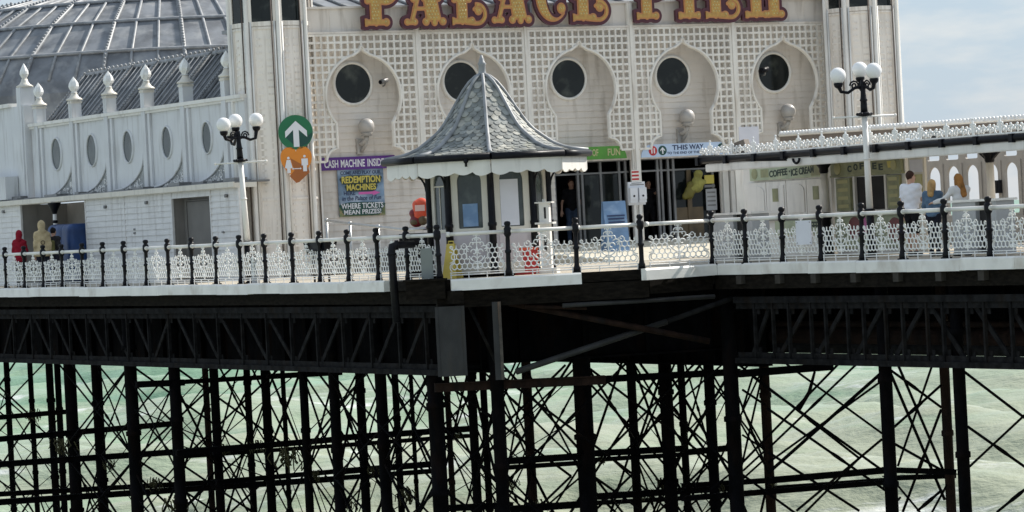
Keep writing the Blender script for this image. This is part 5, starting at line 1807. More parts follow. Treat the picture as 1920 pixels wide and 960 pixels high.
# ------------------------------------------------------------------ boarded building along the left walkway
bd = on('boarded_building', 'low white boarded building with flat roof and two openings on the left walkway', 'building', PB)
def ba(px, py=430): return PB.a(px, py)
ZE_ = (PB.z(5, 392) + PB.z(440, 347)) / 2
o1 = (ba(41), ba(163)); o2 = (ba(325), ba(398))
mb = MB()
x0, x1 = ba(-260), ba(452)
lap(mb, x0, x1, .0, ZE_, 0, .165, [(o1[0], o1[1], -1, ZE_ + 1), (o2[0], o2[1], -1, ZE_ - .12)])
for a in (ba(236), ba(452), o1[0], o1[1], o2[0], o2[1]): mb.box(a - .03, a + .03, -.03, .03, 0.0, ZE_)
mb.build('boarded_wall', boards, bd, fix=False)
mb = MB()
mb.box(x0, x1 + .05, -.14, .5, ZE_, ZE_ + .13); mb.box(x0, x1 + .05, -.18, -.142, ZE_ + .02, ZE_ + .16); mb.build('eave', cream, bd)
mb = MB(); mb.box(x0, x1, -.1, .9, ZE_ + .132, ZE_ + .18)
for k in range(22):
    a = x0 + (x1 - x0) * (k + rnd.random()) / 22
    mb.box(a, a + rnd.uniform(.3, 1.2), rnd.uniform(-.1, .1), .3, ZE_ + .184, ZE_ + rnd.uniform(.2, .3))
mb.build('flat_roof', MATS['shade_grey_globe'] if False else steel, bd)
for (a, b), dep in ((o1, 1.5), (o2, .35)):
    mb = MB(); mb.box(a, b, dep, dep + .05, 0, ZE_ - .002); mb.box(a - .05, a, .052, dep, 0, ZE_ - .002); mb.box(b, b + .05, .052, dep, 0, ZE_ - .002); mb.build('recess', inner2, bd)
mb = MB(); dw = o2[1] - o2[0]
mb.box(o2[0] + dw * .15, o2[1] - .01, .28, .345, .02, ZE_ - .28); mb.box(o2[0] + dw * .12, o2[0] + dw * .14, .26, .345, 0, ZE_ - .22); mb.box(o2[0] + dw * .12, o2[1], .26, .345, ZE_ - .26, ZE_ - .23)
mb.build('door', mat('grey_brown_door', (.17, .16, .145), .6, .1, 2), bd)
for px, py in ((9, 397), (200, 388), (277, 380), (427, 367)):
    a, z = PB.hit(px, py)
    mb = MB(); mb.tube([(a, -.09, z), (a, -.01, z)], .05, 8); mb.build('bulkhead_light', steel, bd)
for px, py, s in ((254, 430, .05), (254, 437, .05), (420, 435, .05)):
    a, z = PB.hit(px, py)
    mb = MB(); mb.box(a - s, a + s, -.05, -.012, z - s * .5, z + s * .5); mb.build('door_fitting', steel, bd)
c0, cz = ba(110), 0
pc = on('iron_column_post', 'white column with black cap in front of the recess with blue box', 'column', PB, c0, -.1, 0)
mb = MB(); mb.lathe([(.08, 0), (.08, .5), (.06, .55), (.06, ZE_ - .35)], 12); mb.build('shaft', white, pc)
mb = MB(); mb.lathe([(.065, ZE_ - .62), (.085, ZE_ - .6), (.085, ZE_ - .55), (.065, ZE_ - .53)], 12); mb.lathe([(.06, ZE_ - .349), (.1, ZE_ - .25), (.2, ZE_ - .05), (.2, ZE_ - .01)], 12); mb.build('cap', gloss, pc)
# blue covered machine in the recess
bxr = on('covered_machine', 'tall blue tarpaulin covered machine in the walkway recess', 'machine', PB, (ba(116) + ba(160)) / 2, -.5, 0)
hw = (ba(162) - ba(118)) / 2 - .02
zt = PB.z(140, 417)
def fb(X, Y, Z):
    q = np.maximum(np.abs(X) - hw * (1 - .06 * Z / zt), 0)
    d = np.sqrt(np.maximum(np.abs(X) - hw + .12 + .03 * Z, 0) ** 2 + np.maximum(np.abs(Y - .5) - .38 + .03 * Z, 0) ** 2 + np.maximum(np.abs(Z - zt / 2) - zt / 2 + .22, 0) ** 2) - .18
    return d + .012 * np.sin(9 * X + 3 * Z) * np.sin(5 * Z + 2 * X) + .018 * np.exp(-((X - hw * .35) / .04) ** 2)
blob('cover', fb, (-hw - .2, -.2, -.05), (hw + .2, 1.3, zt + .2), .045, bluebox, bxr)
mb = MB()
for x in (-.25, -.02): mb.tube([(x - .09, .09, .85), (x - .08, .07, 1.0), (x, .06, 1.06), (x + .08, .07, 1.0), (x + .09, .09, .85)], .02, 6)
mb.build('strap', navy, bxr)

# ------------------------------------------------------------------ coffee stalls on the right
def stall(name, label, px0, px1, ztop_px):
    a0, a1 = PC.a(px0, 380), PC.a(px1, 380)
    root = on(name, label, 'food stall', PC, a0, 0, 0)
    W_ = a1 - a0
    zt = PC.z((px0 + px1) / 2, ztop_px)
    return root, a0, W_, zt
def ap(px, py, a0): 
    a, z = PC.hit(px, py)
    return a - a0, z
s1, a0, W_, zt = stall('coffee_stall', 'white panelled stall with closed doors and COFFEE ICE CREAM sign', 1392, 1556, 303)
mb = MB(); mb.box(0, W_, .06, .45, .0, zt); mb.box(-.05, W_ + .05, -.02, .5, zt + .002, zt + .1); mb.build('wall', white, s1)
zs0 = ap(1480, 335, a0)[1]; zs1 = ap(1480, 309, a0)[1]
xs0, xs1 = ap(1408, 320, a0)[0], ap(1545, 320, a0)[0]
mb = MB(); mb.box(xs0, xs1, -.04, .05, zs0, zs1); fs = mb.build('fascia_sign', sage, s1)
mb = MB(); mb.lathe([(.13, -.05), (.13, -.041)], 20, (xs0 + .22, 0, (zs0 + zs1) / 2), axis=(0, 1, 0), smooth=False); mb.box(xs0 + .5, xs0 + .85, -.046, -.041, zs0 + .07, zs1 - .07); mb.box(xs1 - .5, xs1 - .1, -.046, -.041, zs0 + .03, zs1 - .03); mb.build('picture', olive, fs)
xm = (xs0 + xs1) / 2; hz = zs1 - zs0
mb = MB(); add_text(mb, 'COFFEE', xs0 + (xs1 - xs0) * .40, -.042, zs0 + hz * .22, hz * .5, (xs1 - xs0) * .25, 0, .03, .0, .006, .05)
add_text(mb, '\u00b7', xs0 + (xs1 - xs0) * .555, -.042, zs0 + hz * .45, .05, .05, 0, .0, 0, .006)
add_text(mb, 'ICE CREAM', xs0 + (xs1 - xs0) * .73, -.042, zs0 + hz * .24, hz * .52, (xs1 - xs0) * .31, 0, .03, .0, .006, .05)
mb.build('lettering', inkgreen, fs)
# doors with raised arched panels
nd = 4
for k in range(nd):
    x0 = W_ * (.06 + .92 * k / nd); x1 = W_ * (.06 + .92 * (k + 1) / nd) - .03
    mb = MB(); mb.box(x0, x1, .0, .055, .95, zs0 - .05)
    hwid = (x1 - x0) / 2 - .07; cx = (x0 + x1) / 2
    if k % 2 == 0:
        pl2 = [(cx - hwid, 1.05), (cx + hwid, 1.05), (cx + hwid, zs0 - .3)] + [(cx + hwid * math.cos(t), zs0 - .3 + .17 * math.sin(t)) for t in [i * math.pi / 8 for i in range(1, 8)]] + [(cx - hwid, zs0 - .3)]
    else:
        pl2 = [(cx - hwid, 1.05), (cx + hwid, 1.05), (cx + hwid, zs0 - .15), (cx - hwid, zs0 - .15)]
    mb.prism(pl2, -.02, -.002)
    dr = mb.build('shutter_door', white, s1)
    if k % 2:
        z_ = ap(1468, 365, a0)[1]
        mb = MB(); mb.box(cx - .13, cx + .12, -.03, -.021, z_ - .16, z_ + .16); mb.build('poster', olive, dr)
mb = MB(); mb.box(.1, W_ - .1, -.05, .058, .88, .945); mb.build('counter', steel, s1)
z0_, z1_ = ap(1490, 440, a0)[1], ap(1490, 413, a0)[1]
mb = MB(); mb.box(W_ * .38, W_ * .98, -.03, .058, max(.25, z0_), z1_); lp = mb.build('lower_sign', sage, s1)
mb = MB(); add_text(mb, 'COFFEE', W_ * .80, -.032, max(.25, z0_) + .08, .22, .8, 0, .03, 0, .006); mb.build('lettering', inkgreen, lp)

s2, a0, W_, zt = stall('coffee_stall', 'green trimmed stall with dark serving hatch and curved COFFEE sign', 1562, 1696, 297)
mb = MB(); mb.box(0, W_, .06, .45, 0, zt); mb.box(-.03, W_ + .03, -.02, .5, zt + .002, zt + .1); mb.build('wall', white, s2)
zs0, zs1 = ap(1630, 325, a0)[1], ap(1630, 300, a0)[1]
mb = MB(); mb.box(.02, W_ - .03, -.04, .05, zs0, zs1); mb.box(.0, W_, -.06, .052, zs0 - .05, zs0 - .003); fs = mb.build('fascia_sign', olive, s2)
mb = MB(); mb.lathe([(.14, -.055), (.14, -.041)], 22, (.32, 0, (zs0 + zs1) / 2), axis=(0, 1, 0), smooth=False); mb.build('roundel', lemon, fs); mb = MB(); mb.lathe([(.11, -.057), (.11, -.042)], 22, (W_ - .3, 0, (zs0 + zs1) / 2), axis=(0, 1, 0), smooth=False); mb.build('roundel', lemon, fs)
hz = zs1 - zs0
mb = MB()
for i, ch in enumerate('COFFEE'):
    t = (i - 2.5) / 2.5
    add_text(mb, ch, W_ * .5 + t * W_ * .22, -.042, zs0 + hz * (.34 - .16 * t * t), hz * .5, .17, 0, .04, 0, .006)
mb.build('lettering', inkgreen, fs)
mb = MB(); mb.prism([(W_ * .82, zs0 + .1), (W_ * .87, zs0 + .1), (W_ * .88, zs0 + .25), (W_ * .81, zs0 + .25)], -.05, -.041); mb.build('cup_picture', yellow, fs)
zb_, zt_ = ap(1630, 393, a0)[1], ap(1630, 331, a0)[1]
for x0p, x1p in ((1569, 1595), (1665, 1688)):
    mb = MB(); xx0, xx1 = ap(x0p, 360, a0)[0], ap(x1p, 360, a0)[0]
    mb.box(xx0, xx1, -.02, .058, zb_, zt_); pn = mb.build('menu_panel', olive, s2)
    mb = MB()
    for i in range(4):
        z_ = zb_ + (zt_ - zb_) * (i + .5) / 4
        mb.box(xx0 + .08, xx1 - .08, -.028, -.021, z_ - .03, z_ + .05)
    mb.build('menu_pictures', lemon, pn)
xx0, xx1 = ap(1605, 360, a0)[0], ap(1660, 360, a0)[0]
mb = MB(); mb.box(xx0, xx1, .035, .058, zb_, zt_); mb.build('hatch_shade_sheet', inner, s2)  # dark sheet on the solid wall carries the hatch's inner shade
mb = MB()
for x in (xx0 - .04, xx1 + .04): mb.box(x - .035, x + .035, -.03, .056, zb_ - .05, zt_ + .03)
mb.box(-.02, W_ + .02, -.22, .05, zb_ - .11, zb_ - .055); mb.build('hatch_frame', white, s2)
mb = MB(); mb.box(.05, W_ - .05, -.01, .055, .15, zb_ - .14); lp = mb.build('lower_panel', sage, s2)
mb = MB(); mb.lathe([(.26, -.02), (.26, -.011)], 24, (W_ * .30, 0, .62), axis=(0, 1, 0), smooth=False); mb.build('round_picture', darkred, lp); mb = MB(); mb.lathe([(.28, -.02), (.28, -.011)], 24, (W_ * .86, 0, .55), axis=(0, 1, 0), smooth=False); mb.build('round_picture', darkred, lp)
mb = MB(); mb.prism([(W_ * .36, .5), (W_ * .5, .5), (W_ * .44, .95), (W_ * .38, .9)], -.02, -.011); mb.build('ice_picture', pink, lp)

cn = on('stall_corner', 'white and yellow corner panel at the end of the coffee stall', 'panel', PC, PC.a(1703, 380), .05, 0)
wv = PC.a(1733, 380) - PC.a(1703, 380)
mb = MB(); mb.box(0, wv, 0, .06, 0, PC.z(1715, 292)); mb.build('wall', cream, cn)
mb = MB(); mb.box(.08, wv - .05, -.02, -.002, PC.z(1716, 323), PC.z(1716, 299)); mb.build('top_panel', sage if False else paper, cn)
mb = MB(); mb.box(.12, wv - .1, -.02, -.002, PC.z(1718, 382), PC.z(1718, 327)); mb.build('yellow_panel', lemon, cn)

# ------------------------------------------------------------------ canopy with cast cresting
PE = PR.off(2.3)
zg = (PE.z(1400, 297) + PE.z(1850, 260)) / 2        # middle of the gutter
can = on('walkway_canopy', 'long flat canopy with white cast cresting and black gutter over the stalls', 'canopy', PE)
ca0, ca1 = PE.a(1312, 305), PE.a(2350, 240)
mb = MB(); mb.box(ca0, ca1, .06, 4.2, zg + .0, zg + .09); mb.build('roof', lead, can)
mb = MB()
mb.tube([(ca0, 0, zg), (ca1, 0, zg)], .075, 8)
mb.tube([(ca0, .02, zg + .06), (PE.a(1475, 290), .02, zg - .06)], .085, 8)
for i in range(16): 
    a = ca0 + (ca1 - ca0) * i / 16
    mb.box(a - .06, a + .06, -.095, .0, zg - .1, zg + .08)
mb.build('gutter', gloss, can)
mb = MB()
c_ = PE.hit(1497, 296)
mb.tube([(c_[0] + .13 * math.cos(t), -.06, zg - .1 + .11 * math.sin(t)) for t in [i * math.pi / 8 for i in range(8, 17)]], .03, 6); mb.build('cable_loop', gloss, can)
mb = MB(); mb.box(ca0 + .25, ca1, .02, .1, zg - .27, zg - .08); mb.box(ca0 + .25, ca1, .0, .018, zg - .25, zg - .10); mb.build('fascia', white, can)
mb = MB(); mb.box(ca0 + .2, ca1, .12, 4.1, zg - .12, zg - .06); mb.build('soffit', cream, can)
# cresting: one pattern unit, repeated
def crest_unit(w):
    mb = MB()
    def arc(cx, cz, r, a0, a1, t=.02, r1=None):
        r1 = r if r1 is None else r1
        P = []
        for i in range(9):
            f = i / 8; an = R(a0 + (a1 - a0) * f); rr = r + (r1 - r) * f
            P.append((cx + rr * math.cos(an), 0, cz + rr * math.sin(an)))
        mb.tube(P, t, 5)
    mb.box(-w / 2, w / 2, -.015, .015, 0, .03)
    for s in (-1, 1):
        arc(s * .13, .11, .085, 90 - s * 170, 90 - s * 170 + s * 330, .024, .03)
        arc(s * .30, .10, .075, 90 - s * 140, 90 - s * 140 + s * 320, .024, .03)
        arc(s * .42, .12, .07, 90 + s * 140, 90 + s * 140 - s * 300, .022, .03)
        arc(s * .05, .22, .05, 90 - s * 150, 90 - s * 150 + s * 250, .018, .02)
        mb.ball((s * .22, 0, .19), .03, 6); mb.ball((s * .36, 0, .2), .03, 6)
    mb.prism([(-.03, .03), (.03, .03), (.055, .2), (.03, .27), (0, .36), (-.03, .27), (-.055, .2)], -.014, .014)
    mb.ball((0, 0, .36), .026, 6)
    return mb
cw = .95
me_ = None
n = int((ca1 - ca0) / cw)
for i in range(n):
    if me_ is None:
        o = crest_unit(cw).build('cresting', castwhite, can, fix=False); me_ = o.data
    else:
        o = link('cresting', me_, can)
    o.location = (ca0 + .5 + i * cw, .0, zg + .085)
# canopy columns
for px, pt, d, lb in ((1552, 304, .1, 'white canopy column with black cap between the two stalls'), (1614, 298, 1.6, 'white canopy column with black cap before the serving hatch'), (1864, 284, .1, 'white canopy column with black bracket beside the arched screen')):
    pl = PE.off(2.3 + d)
    a = pl.a(px, 470)
    co = on('canopy_column', lb, 'column', pl, a, 0, 0)
    zt = zg - .14
    zb = pl.z(px, 398 if px < 1800 else 384)
    mb = MB(); mb.lathe([(.09, zb), (.085, zt - .3)], 14); mb.build('shaft', white, co)
    mb = MB(); mb.lathe([(.15, 0), (.15, .2), (.115, .25), (.115, zb - .16), (.14, zb - .15), (.14, zb - .02), (.1, zb)], 14); mb.build('base', gloss, co)
    mb = MB(); mb.lathe([(.09, zt - .30), (.11, zt - .26), (.11, zt - .18), (.2, zt - .06), (.24, zt)], 14)
    if px > 1800:
        for s in (-1, 1): mb.prism([(s * .1, zt - .25), (s * .5, zt - .002), (s * .1, zt - .002)][::s], -.03, .03)
    mb.build('cap', gloss, co)
# beaded roof edge of the further canopy
PX = PE.off(7.3)
b0, b1 = PX.hit(1462, 253), PX.hit(1930, 221)
bd2 = on('beaded_roof_edge', 'white beaded pipe edge on a brown beam above the canopy cresting', 'roof edge', PX)
p, q = Vector((b0[0], 0, b0[1])), Vector((b1[0], 0, b1[1]))
q = p + (q - p) * 1.6
mb = MB(); mb.tube([p, q], .05, 8)
nb_ = int((q - p).length / .15)
for i in range(nb_): mb.ball(p.lerp(q, (i + .5) / nb_) + Vector((0, 0, .04)), .062, 6, rings=4)
mb.build('beads', castwhite, bd2)
mb = MB(); mb.bar(p - Vector((0, -.05, .11)), q - Vector((0, -.05, .11)), .1, .12); mb.build('beam', mat('brown_beam', (.17, .14, .115), .7, .2, 3), bd2)
for px in (1747, 1908):
    a = PX.a(px, 245); t = (a - p.x) / (q.x - p.x); z = p.z + t * (q.z - p.z)
    mb = MB(); mb.box(a - .06, a + .06, .0, .1, z - .5, z - .18); mb.build('prop', inner, bd2)
mb = MB()
for i in range(9):
    t0 = .45 + i * .05
    P_ = [p.lerp(q, t0 + .05 * k / 6) - Vector((0, 0, .16 + .12 * math.sin(math.pi * k / 6))) for k in range(7)]
    mb.tube(P_, .012, 4)
mb.build('cable', inner, bd2)

# arched wind screen on the far side
sc = on('arched_screen', 'grey beige wind screen with round arched openings showing sky', 'screen', PS)
sa0, sa1 = PS.a(1731, 380), PS.a(2250, 360)
ca_ = [PS.a(px, 360) for px in (1753, 1788, 1823, 1863, 1898)]
pitch = (ca_[4] - ca_[0]) / 4
zA = PS.z(1823, 345); zR0, zR1 = PS.z(1823, 297), PS.z(1823, 286)
zT = zR1 + .55
hw = (PS.a(1834.5, 350) - PS.a(1811.5, 350)) / 2
zarc = PS.z(1823, 309) - hw
def fsc(X, Z):
    d = d_box(X, Z, (sa0 + sa1) / 2, zT / 2, (sa1 - sa0) / 2, zT / 2)
    x = (X - ca_[0] + pitch / 2) % pitch - pitch / 2
    hole = np.minimum(d_box(x, Z, 0, (.75 + zarc) / 2, hw, (zarc - .75) / 2), np.hypot(x, (Z - zarc)) - hw)
    hole = np.minimum(hole, d_box(x, Z, 0, (zR0 + zR1) / 2, hw * 1.02, (zR1 - zR0) / 2))
    hole = np.where(X < ca_[0] - pitch * .55, 9, hole)
    return np.maximum(d, -hole)
mb = MB(); sdf_fill(mb, fsc, sa0 - .1, sa1 + .1, -.05, zT + .05, .045, 0, .07); mb.build('panel', screenp, sc)
mb = MB()
for i in range(8):
    a = ca_[0] + (i + .5) * pitch
    mb.box(a - .02, a + .02, -.035, -.002, .1, zR0 - .1)
mb.box(sa0, sa1, -.04, -.002, .60, .68); mb.build('rib', screenp, sc)
bb = on('black_box', 'small black speaker box fixed between screen arches', 'box', PS, PS.a(1876, 350), -.16, PS.z(1876, 362))
mb = MB(); mb.box(-.12, .1, 0, .14, 0, .33); mb.box(-.1, .08, -.012, -.001, .03, .3); mb.build('case', gloss, bb)
fl_ = on('floodlight', 'dark floodlight standing at the left end of the cresting', 'floodlight', PE, PE.a(1376, 288), .25, zg + .12)
mb = MB(); mb.bar((-.1, -.1, .12), (.14, .05, .2), .26, .24); mb.build('housing', MATS['brown_beam'], fl_)
mb = MB(); mb.bar((-.105, -.103, .118), (-.12, -.113, .113), .2, .18); mb.build('lens', gloss, fl_)
mb = MB(); mb.box(-.15, .15, -.02, .03, -.02, .02); mb.tube([(0, 0, 0), (.02, 0, .15)], .03, 6); mb.build('foot', steel, fl_)
wp = on('blank_sign', 'plain white panel fixed over the lattice beside the floodlight', 'panel', PF, (PF.a(1383, 262) + PF.a(1420, 262)) / 2, -.1, PF.z(1400, 290))
mb = MB(); w_ = (PF.a(1420, 262) - PF.a(1383, 262)) / 2; mb.box(-w_, w_, 0, .05, 0, PF.z(1400, 238) - PF.z(1400, 290)); mb.build('board', paper, wp)
# shutters below the last bay
for i, (x0, x1) in enumerate(((1354, 1364), (1368, 1379), (1384, 1398))):
    sh = on('white_pilaster', ('slim white pilaster right of the open door', 'middle white pilaster beside the coffee stall', 'broad white pilaster touching the coffee stall')[i], 'pilaster', PFW, PFW.a(x0, 380), -.12 - .02 * i, FL)
    w_ = PFW.a(x1, 380) - PFW.a(x0, 380)
    mb = MB(); mb.box(0, w_, 0, .1, 0, 2.3); mb.box(-.03, w_ + .03, -.03, .11, 0, .12); mb.build('shaft', white, sh)

# ------------------------------------------------------------------ small things on the deck
def stand(px, py, Y, z=None):
    p = cp(px, py, Y)
    return Vector((p.x, p.y, DZ if z is None else z))
def zat(px, py, Y): return cp(px, py, Y).z - DZ
# sanitiser station
Y = 97.0
st = thing('sanitiser_station', 'white hand sanitiser station on a post with red stripes above', 'sanitiser', stand(1197, 440, Y), R(20))
st.location.z = DZ + .25
zb0, zb1 = zat(1197, 384, Y) - .25, zat(1197, 340, Y) - .25
mb = MB(); mb.box(-.1, -.03, -.03, .05, 0, zb0); mb.box(.06, .13, -.03, .05, 0, zb0); mb.box(-.25, .25, -.2, .2, -.2, .03); mb.build('post', white, st)
mb = MB(); mb.box(-.25, .25, -.05, .05, zb0, zb1 - .01); mb.build('back_board', signwhite, st)
for x in (-.13, .14):
    mb = MB(); mb.box(x - .11, x + .11, -.16, -.052, zb0 + .15, zb0 + .48); mb.prism([(x - .11, zb0 + .06), (x + .11, zb0 + .06), (x + .11, zb0 + .148), (x - .11, zb0 + .148)], -.13, -.052)
    d_ = mb.build('dispenser', signwhite, st)
    mb = MB(); mb.lathe([(.03, -.17), (.03, -.161)], 12, (x, 0, zb0 + .25), axis=(0, 1, 0)); mb.build('level_window', inner, d_)
mb = MB(); mb.box(-.2, .22, -.056, -.051, zb0 + .55, zb0 + .575); mb.box(-.15, .15, -.056, -.051, zb0 + .6, zb0 + .62); mb.build('small_print', steel, st)
zz0 = zat(1193, 338, Y) - .25
mb = MB(); mb.box(-.12, .1, -.02, .02, zb1, zb1 + .32); tp_ = mb.build('striped_plate', white, st)
mb = MB()
for i in range(3): mb.box(-.115, .095, -.026, -.021, zb1 + .04 + i * .1, zb1 + .09 + i * .1)
mb.build('stripe', red, tp_)
# blue A board
Y = 93.5
ab = thing('a_board', 'blue standing A board sign left of the sanitiser post', 'sign', stand(1153, 440, Y), R(22))
ab.location.z = DZ + .12
h_ = zat(1153, 377, Y) - .12
mb = MB()
for s in (-1, 1):
    mb.add([(x, s * .22 + t * s * .03, 0) for t in (0, 1) for x in (-.33, .33)] + [(x, s * .02 + t * s * .03, h_) for t in (0, 1) for x in (-.33, .33)], [(0, 1, 3, 2), (4, 6, 7, 5), (0, 4, 5, 1), (2, 3, 7, 6), (0, 2, 6, 4), (1, 5, 7, 3)])
mb.build('board', bluesign, ab)
mb = MB()
for zc, hw_, hh_ in ((.66, .24, .022), (.72, .26, .018), (.60, .24, .02)): 
    y_ = -(.25 - .2 * zc) - .012
    mb.add([(-hw_, y_ - .02, zc * h_), (hw_, y_ - .02, zc * h_), (hw_, y_ - .012, zc * h_ + hh_ * 2), (-hw_, y_ - .012, zc * h_ + hh_ * 2)], [(0, 1, 2, 3)])
mb.build('printed_lines', navy, ab)
# tall slim white cabinet by the kiosk
Y = 76.55
cb = thing('slim_cabinet', 'tall slim white cabinet standing right of the kiosk', 'cabinet', stand(1028, 520, Y), R(-12))
h1, h2 = zat(1028, 378, Y), zat(1028, 418, Y)
mb = MB(); mb.box(-.11, .11, -.11, .11, .1, h1 - .03); mb.build('body', white, cb)
mb = MB(); mb.box(-.19, .19, -.17, .17, h1 - .03, h1); mb.box(-.04, .02, -.05, .05, h1 + .002, h1 + .06); mb.box(-.2, .2, -.2, .2, h2 - .02, h2 + .02); mb.box(-.24, .24, -.2, .2, .0, .1); mb.build('shelves', white, cb)
mb = MB(); mb.box(.0, .045, -.118, -.111, h2 + .1, h2 + .35); mb.box(-.03, .03, -.118, -.111, .5, .8); mb.build('slot', inner, cb)
# red crate
Y = 76.6
rb = thing('red_bin', 'red plastic bin behind the honeycomb railing right of the kiosk', 'bin', stand(987, 515, Y))
h_ = zat(987, 464, Y); hw_ = (cp(1011, 500, Y).x - cp(964, 500, Y).x) / 2
mb = MB()
mb.add([(s * hw_ * k, t * .22 * k, z) for k, z in ((.9, 0), (1, h_ - .06)) for s in (-1, 1) for t in (-1, 1)], [(0, 2, 3, 1), (4, 5, 7, 6), (0, 4, 6, 2), (1, 3, 7, 5), (0, 1, 5, 4), (2, 6, 7, 3)])
mb.build('body', red, rb)
mb = MB(); mb.box(-hw_ * 1.05, hw_ * 1.05, -.25, .25, h_ - .057, h_); mb.box(hw_ * .94, hw_ * 1.02, -.245, -.23, .02, h_ - .06); mb.build('lid', brightred, rb)
# yellow folding floor sign
Y = 76.1
ys = thing('floor_sign', 'yellow folding caution floor sign behind the railing left of kiosk', 'floor sign', stand(849, 522, Y), R(-25))
h_ = zat(845, 457, Y)
mb = MB()
for s in (-1, 1):
    mb.add([(x * k, s * (.16 * (1 - z / h_) + .01), z) for k, z in ((1, 0), (.55, h_)) for x in (-.17, .17)] + [(x * k, s * (.16 * (1 - z / h_) + .03), z) for k, z in ((1, 0), (.55, h_)) for x in (-.17, .17)],
           [(0, 1, 3, 2), (4, 6, 7, 5), (0, 4, 5, 1), (2, 3, 7, 6), (0, 2, 6, 4), (1, 5, 7, 3)])
mb.build('panel', yellowp, ys)
mb = MB(); mb.tube([(-.06, 0, h_), (-.06, 0, h_ + .05), (.06, 0, h_ + .05), (.06, 0, h_)], .016, 6); mb.build('handle', yellowp, ys)
# plates fixed to the railing
def plate_on(px0, py0, px1, py1, Y, m, label, rz=0.0, name='grey_plate'):
    a, b = cp(px0, py0, Y), cp(px1, py1, Y)
    o = thing(name, label, 'plate', (a + b) / 2, rz)
    hw_, hh_ = abs(b.x - a.x) / 2 / max(.3, math.cos(rz)), abs(a.z - b.z) / 2
    mb = MB(); mb.box(-hw_, hw_, -.012, .012, -hh_, hh_); mb.build('sheet', m, o)
    mb = MB()
    for x in (-hw_ + .03, hw_ - .03):
        for z in (-hh_ + .04, hh_ - .04): mb.lathe([(.012, -.02), (.012, -.0125)], 8, (x, 0, z), axis=(0, 1, 0))
    mb.build('bolts', steel, o)
plate_on(788, 466, 813, 522, 75.05, greyplate, 'blank grey plate fixed to the railing at the kiosk corner', R(-20))
plate_on(470, 483, 488, 534, 83.9, mat('white_grey_plate', (.40, .41, .42), .5, .1, 4), 'grey notice plate in the railing by the left lamp post', R(-45))
plate_on(1493, 414, 1521, 458, 73.55, paper, 'white notice plate on the railing before the ice cream stall', R(-50), 'notice_plate')
# white counters near the right railing
def counter(px0, px1, pyt, d, label):
    pl = PR.off(d)
    a0, a1 = pl.a(px0, 440), pl.a(px1, 440)
    c = on('white_counter', label, 'counter', pl, (a0 + a1) / 2, 0, 0)
    hw_ = (a1 - a0) / 2; h_ = pl.z((px0 + px1) / 2, pyt)
    mb = MB(); mb.box(-hw_, hw_, -.25, .3, h_ - .045, h_); mb.build('top', white, c)
    mb = MB(); mb.box(-hw_ + .1, hw_ * .1, -.2, .25, .06, h_ - .047); mb.box(hw_ * .55, hw_ - .05, -.2, .25, .06, h_ - .047); mb.build('cabinet', lilac if False else MATS['white_grey_plate'], c)
    mb = MB(); mb.box(hw_ * .1 + .002, hw_ * .55 - .002, -.1, .2, .06, h_ - .05); mb.build('gap', inner, c)  # solid dark block; the shade between the cabinets is put into its colour
counter(1345, 1428, 398, 1.1, 'white topped counter behind the railing beside the arcade door')
counter(1797, 1888, 373, .9, 'white topped counter behind the railing at the right')
# ramp handrail
hr_ = [cp(612, 413, 90), cp(656, 419, 87), cp(709, 425, 84.5), cp(760, 431, 82), cp(806, 428, 80.5)]
rt = thing('ramp_handrail', 'bare metal pipe handrail sloping down before the prize poster', 'handrail', (hr_[0].x, hr_[0].y, DZ))
o_ = Vector((hr_[0].x, hr_[0].y, DZ))
mb = MB(); mb.tube([p - o_ for p in hr_], .04, 8); mb.build('rail', galv, rt)
for p in hr_:
    mb = MB(); mb.tube([p - o_, Vector((p.x - o_.x, p.y - o_.y, 0))], .035, 8); mb.ball(p - o_, .06, 8); mb.build('upright', galv, rt)
# dark trough behind the railing
Y = 80.9
tr = thing('black_trough', 'black planter trough hanging inside the walkway railing', 'planter', stand(604, 530, Y), R(-62))
z0_, z1_ = zat(604, 476, Y), zat(604, 451, Y)
mb = MB(); mb.add([(s * k * .62, t * .16 * k, z) for k, z in ((.8, z0_), (1, z1_)) for s in (-1, 1) for t in (-1, 1)], [(0, 2, 3, 1), (4, 5, 7, 6), (0, 4, 6, 2), (1, 3, 7, 5), (0, 1, 5, 4), (2, 6, 7, 3)])
for x in (-.4, .4): mb.tube([(x, 0, z0_), (x, 0, 0)], .025, 6)
mb.build('trough', gloss, tr)
# red moulded ride figure left of the kiosk
Y = 80.5
rf = thing('red_ride_figure', 'shiny red moulded figure with blank white face plate left of the kiosk', 'ride figure', stand(790, 520, Y))
o_ = Vector(rf.location)
def lp_(px, py, dy=0): 
    p = cp(px, py, Y + dy) - o_
    return (p.x, p.y, p.z)
hc = lp_(789, 394)
def fr(X, Y_, Z):
    d = np.sqrt(np.maximum(np.abs(X - hc[0]) - .07 - .1 * (Z - hc[2]), 0) ** 2 + np.maximum(np.abs(Y_ - hc[1]) - .06, 0) ** 2 + np.maximum(np.abs(Z - hc[2]) - .12, 0) ** 2) - .11
    d = smin(d, ell(X, Y_, Z, (hc[0] + .02, hc[1], hc[2] + .2), (.12, .12, .09)), .05)
    return d
blob('head', fr, (hc[0] - .4, hc[1] - .35, hc[2] - .4), (hc[0] + .4, hc[1] + .35, hc[2] + .45), .022, brightred, rf)
mb = MB(); mb.box(hc[0] - .13, hc[0] + .10, hc[1] - .19, hc[1] - .172, hc[2] - .02, hc[2] + .12); mb.build('face_plate', mat('pinkish_white', (.80, .55, .50), .4, .05, 3), rf)
b1_, b2_, b3_ = lp_(775, 400), lp_(781, 415), lp_(793, 412)
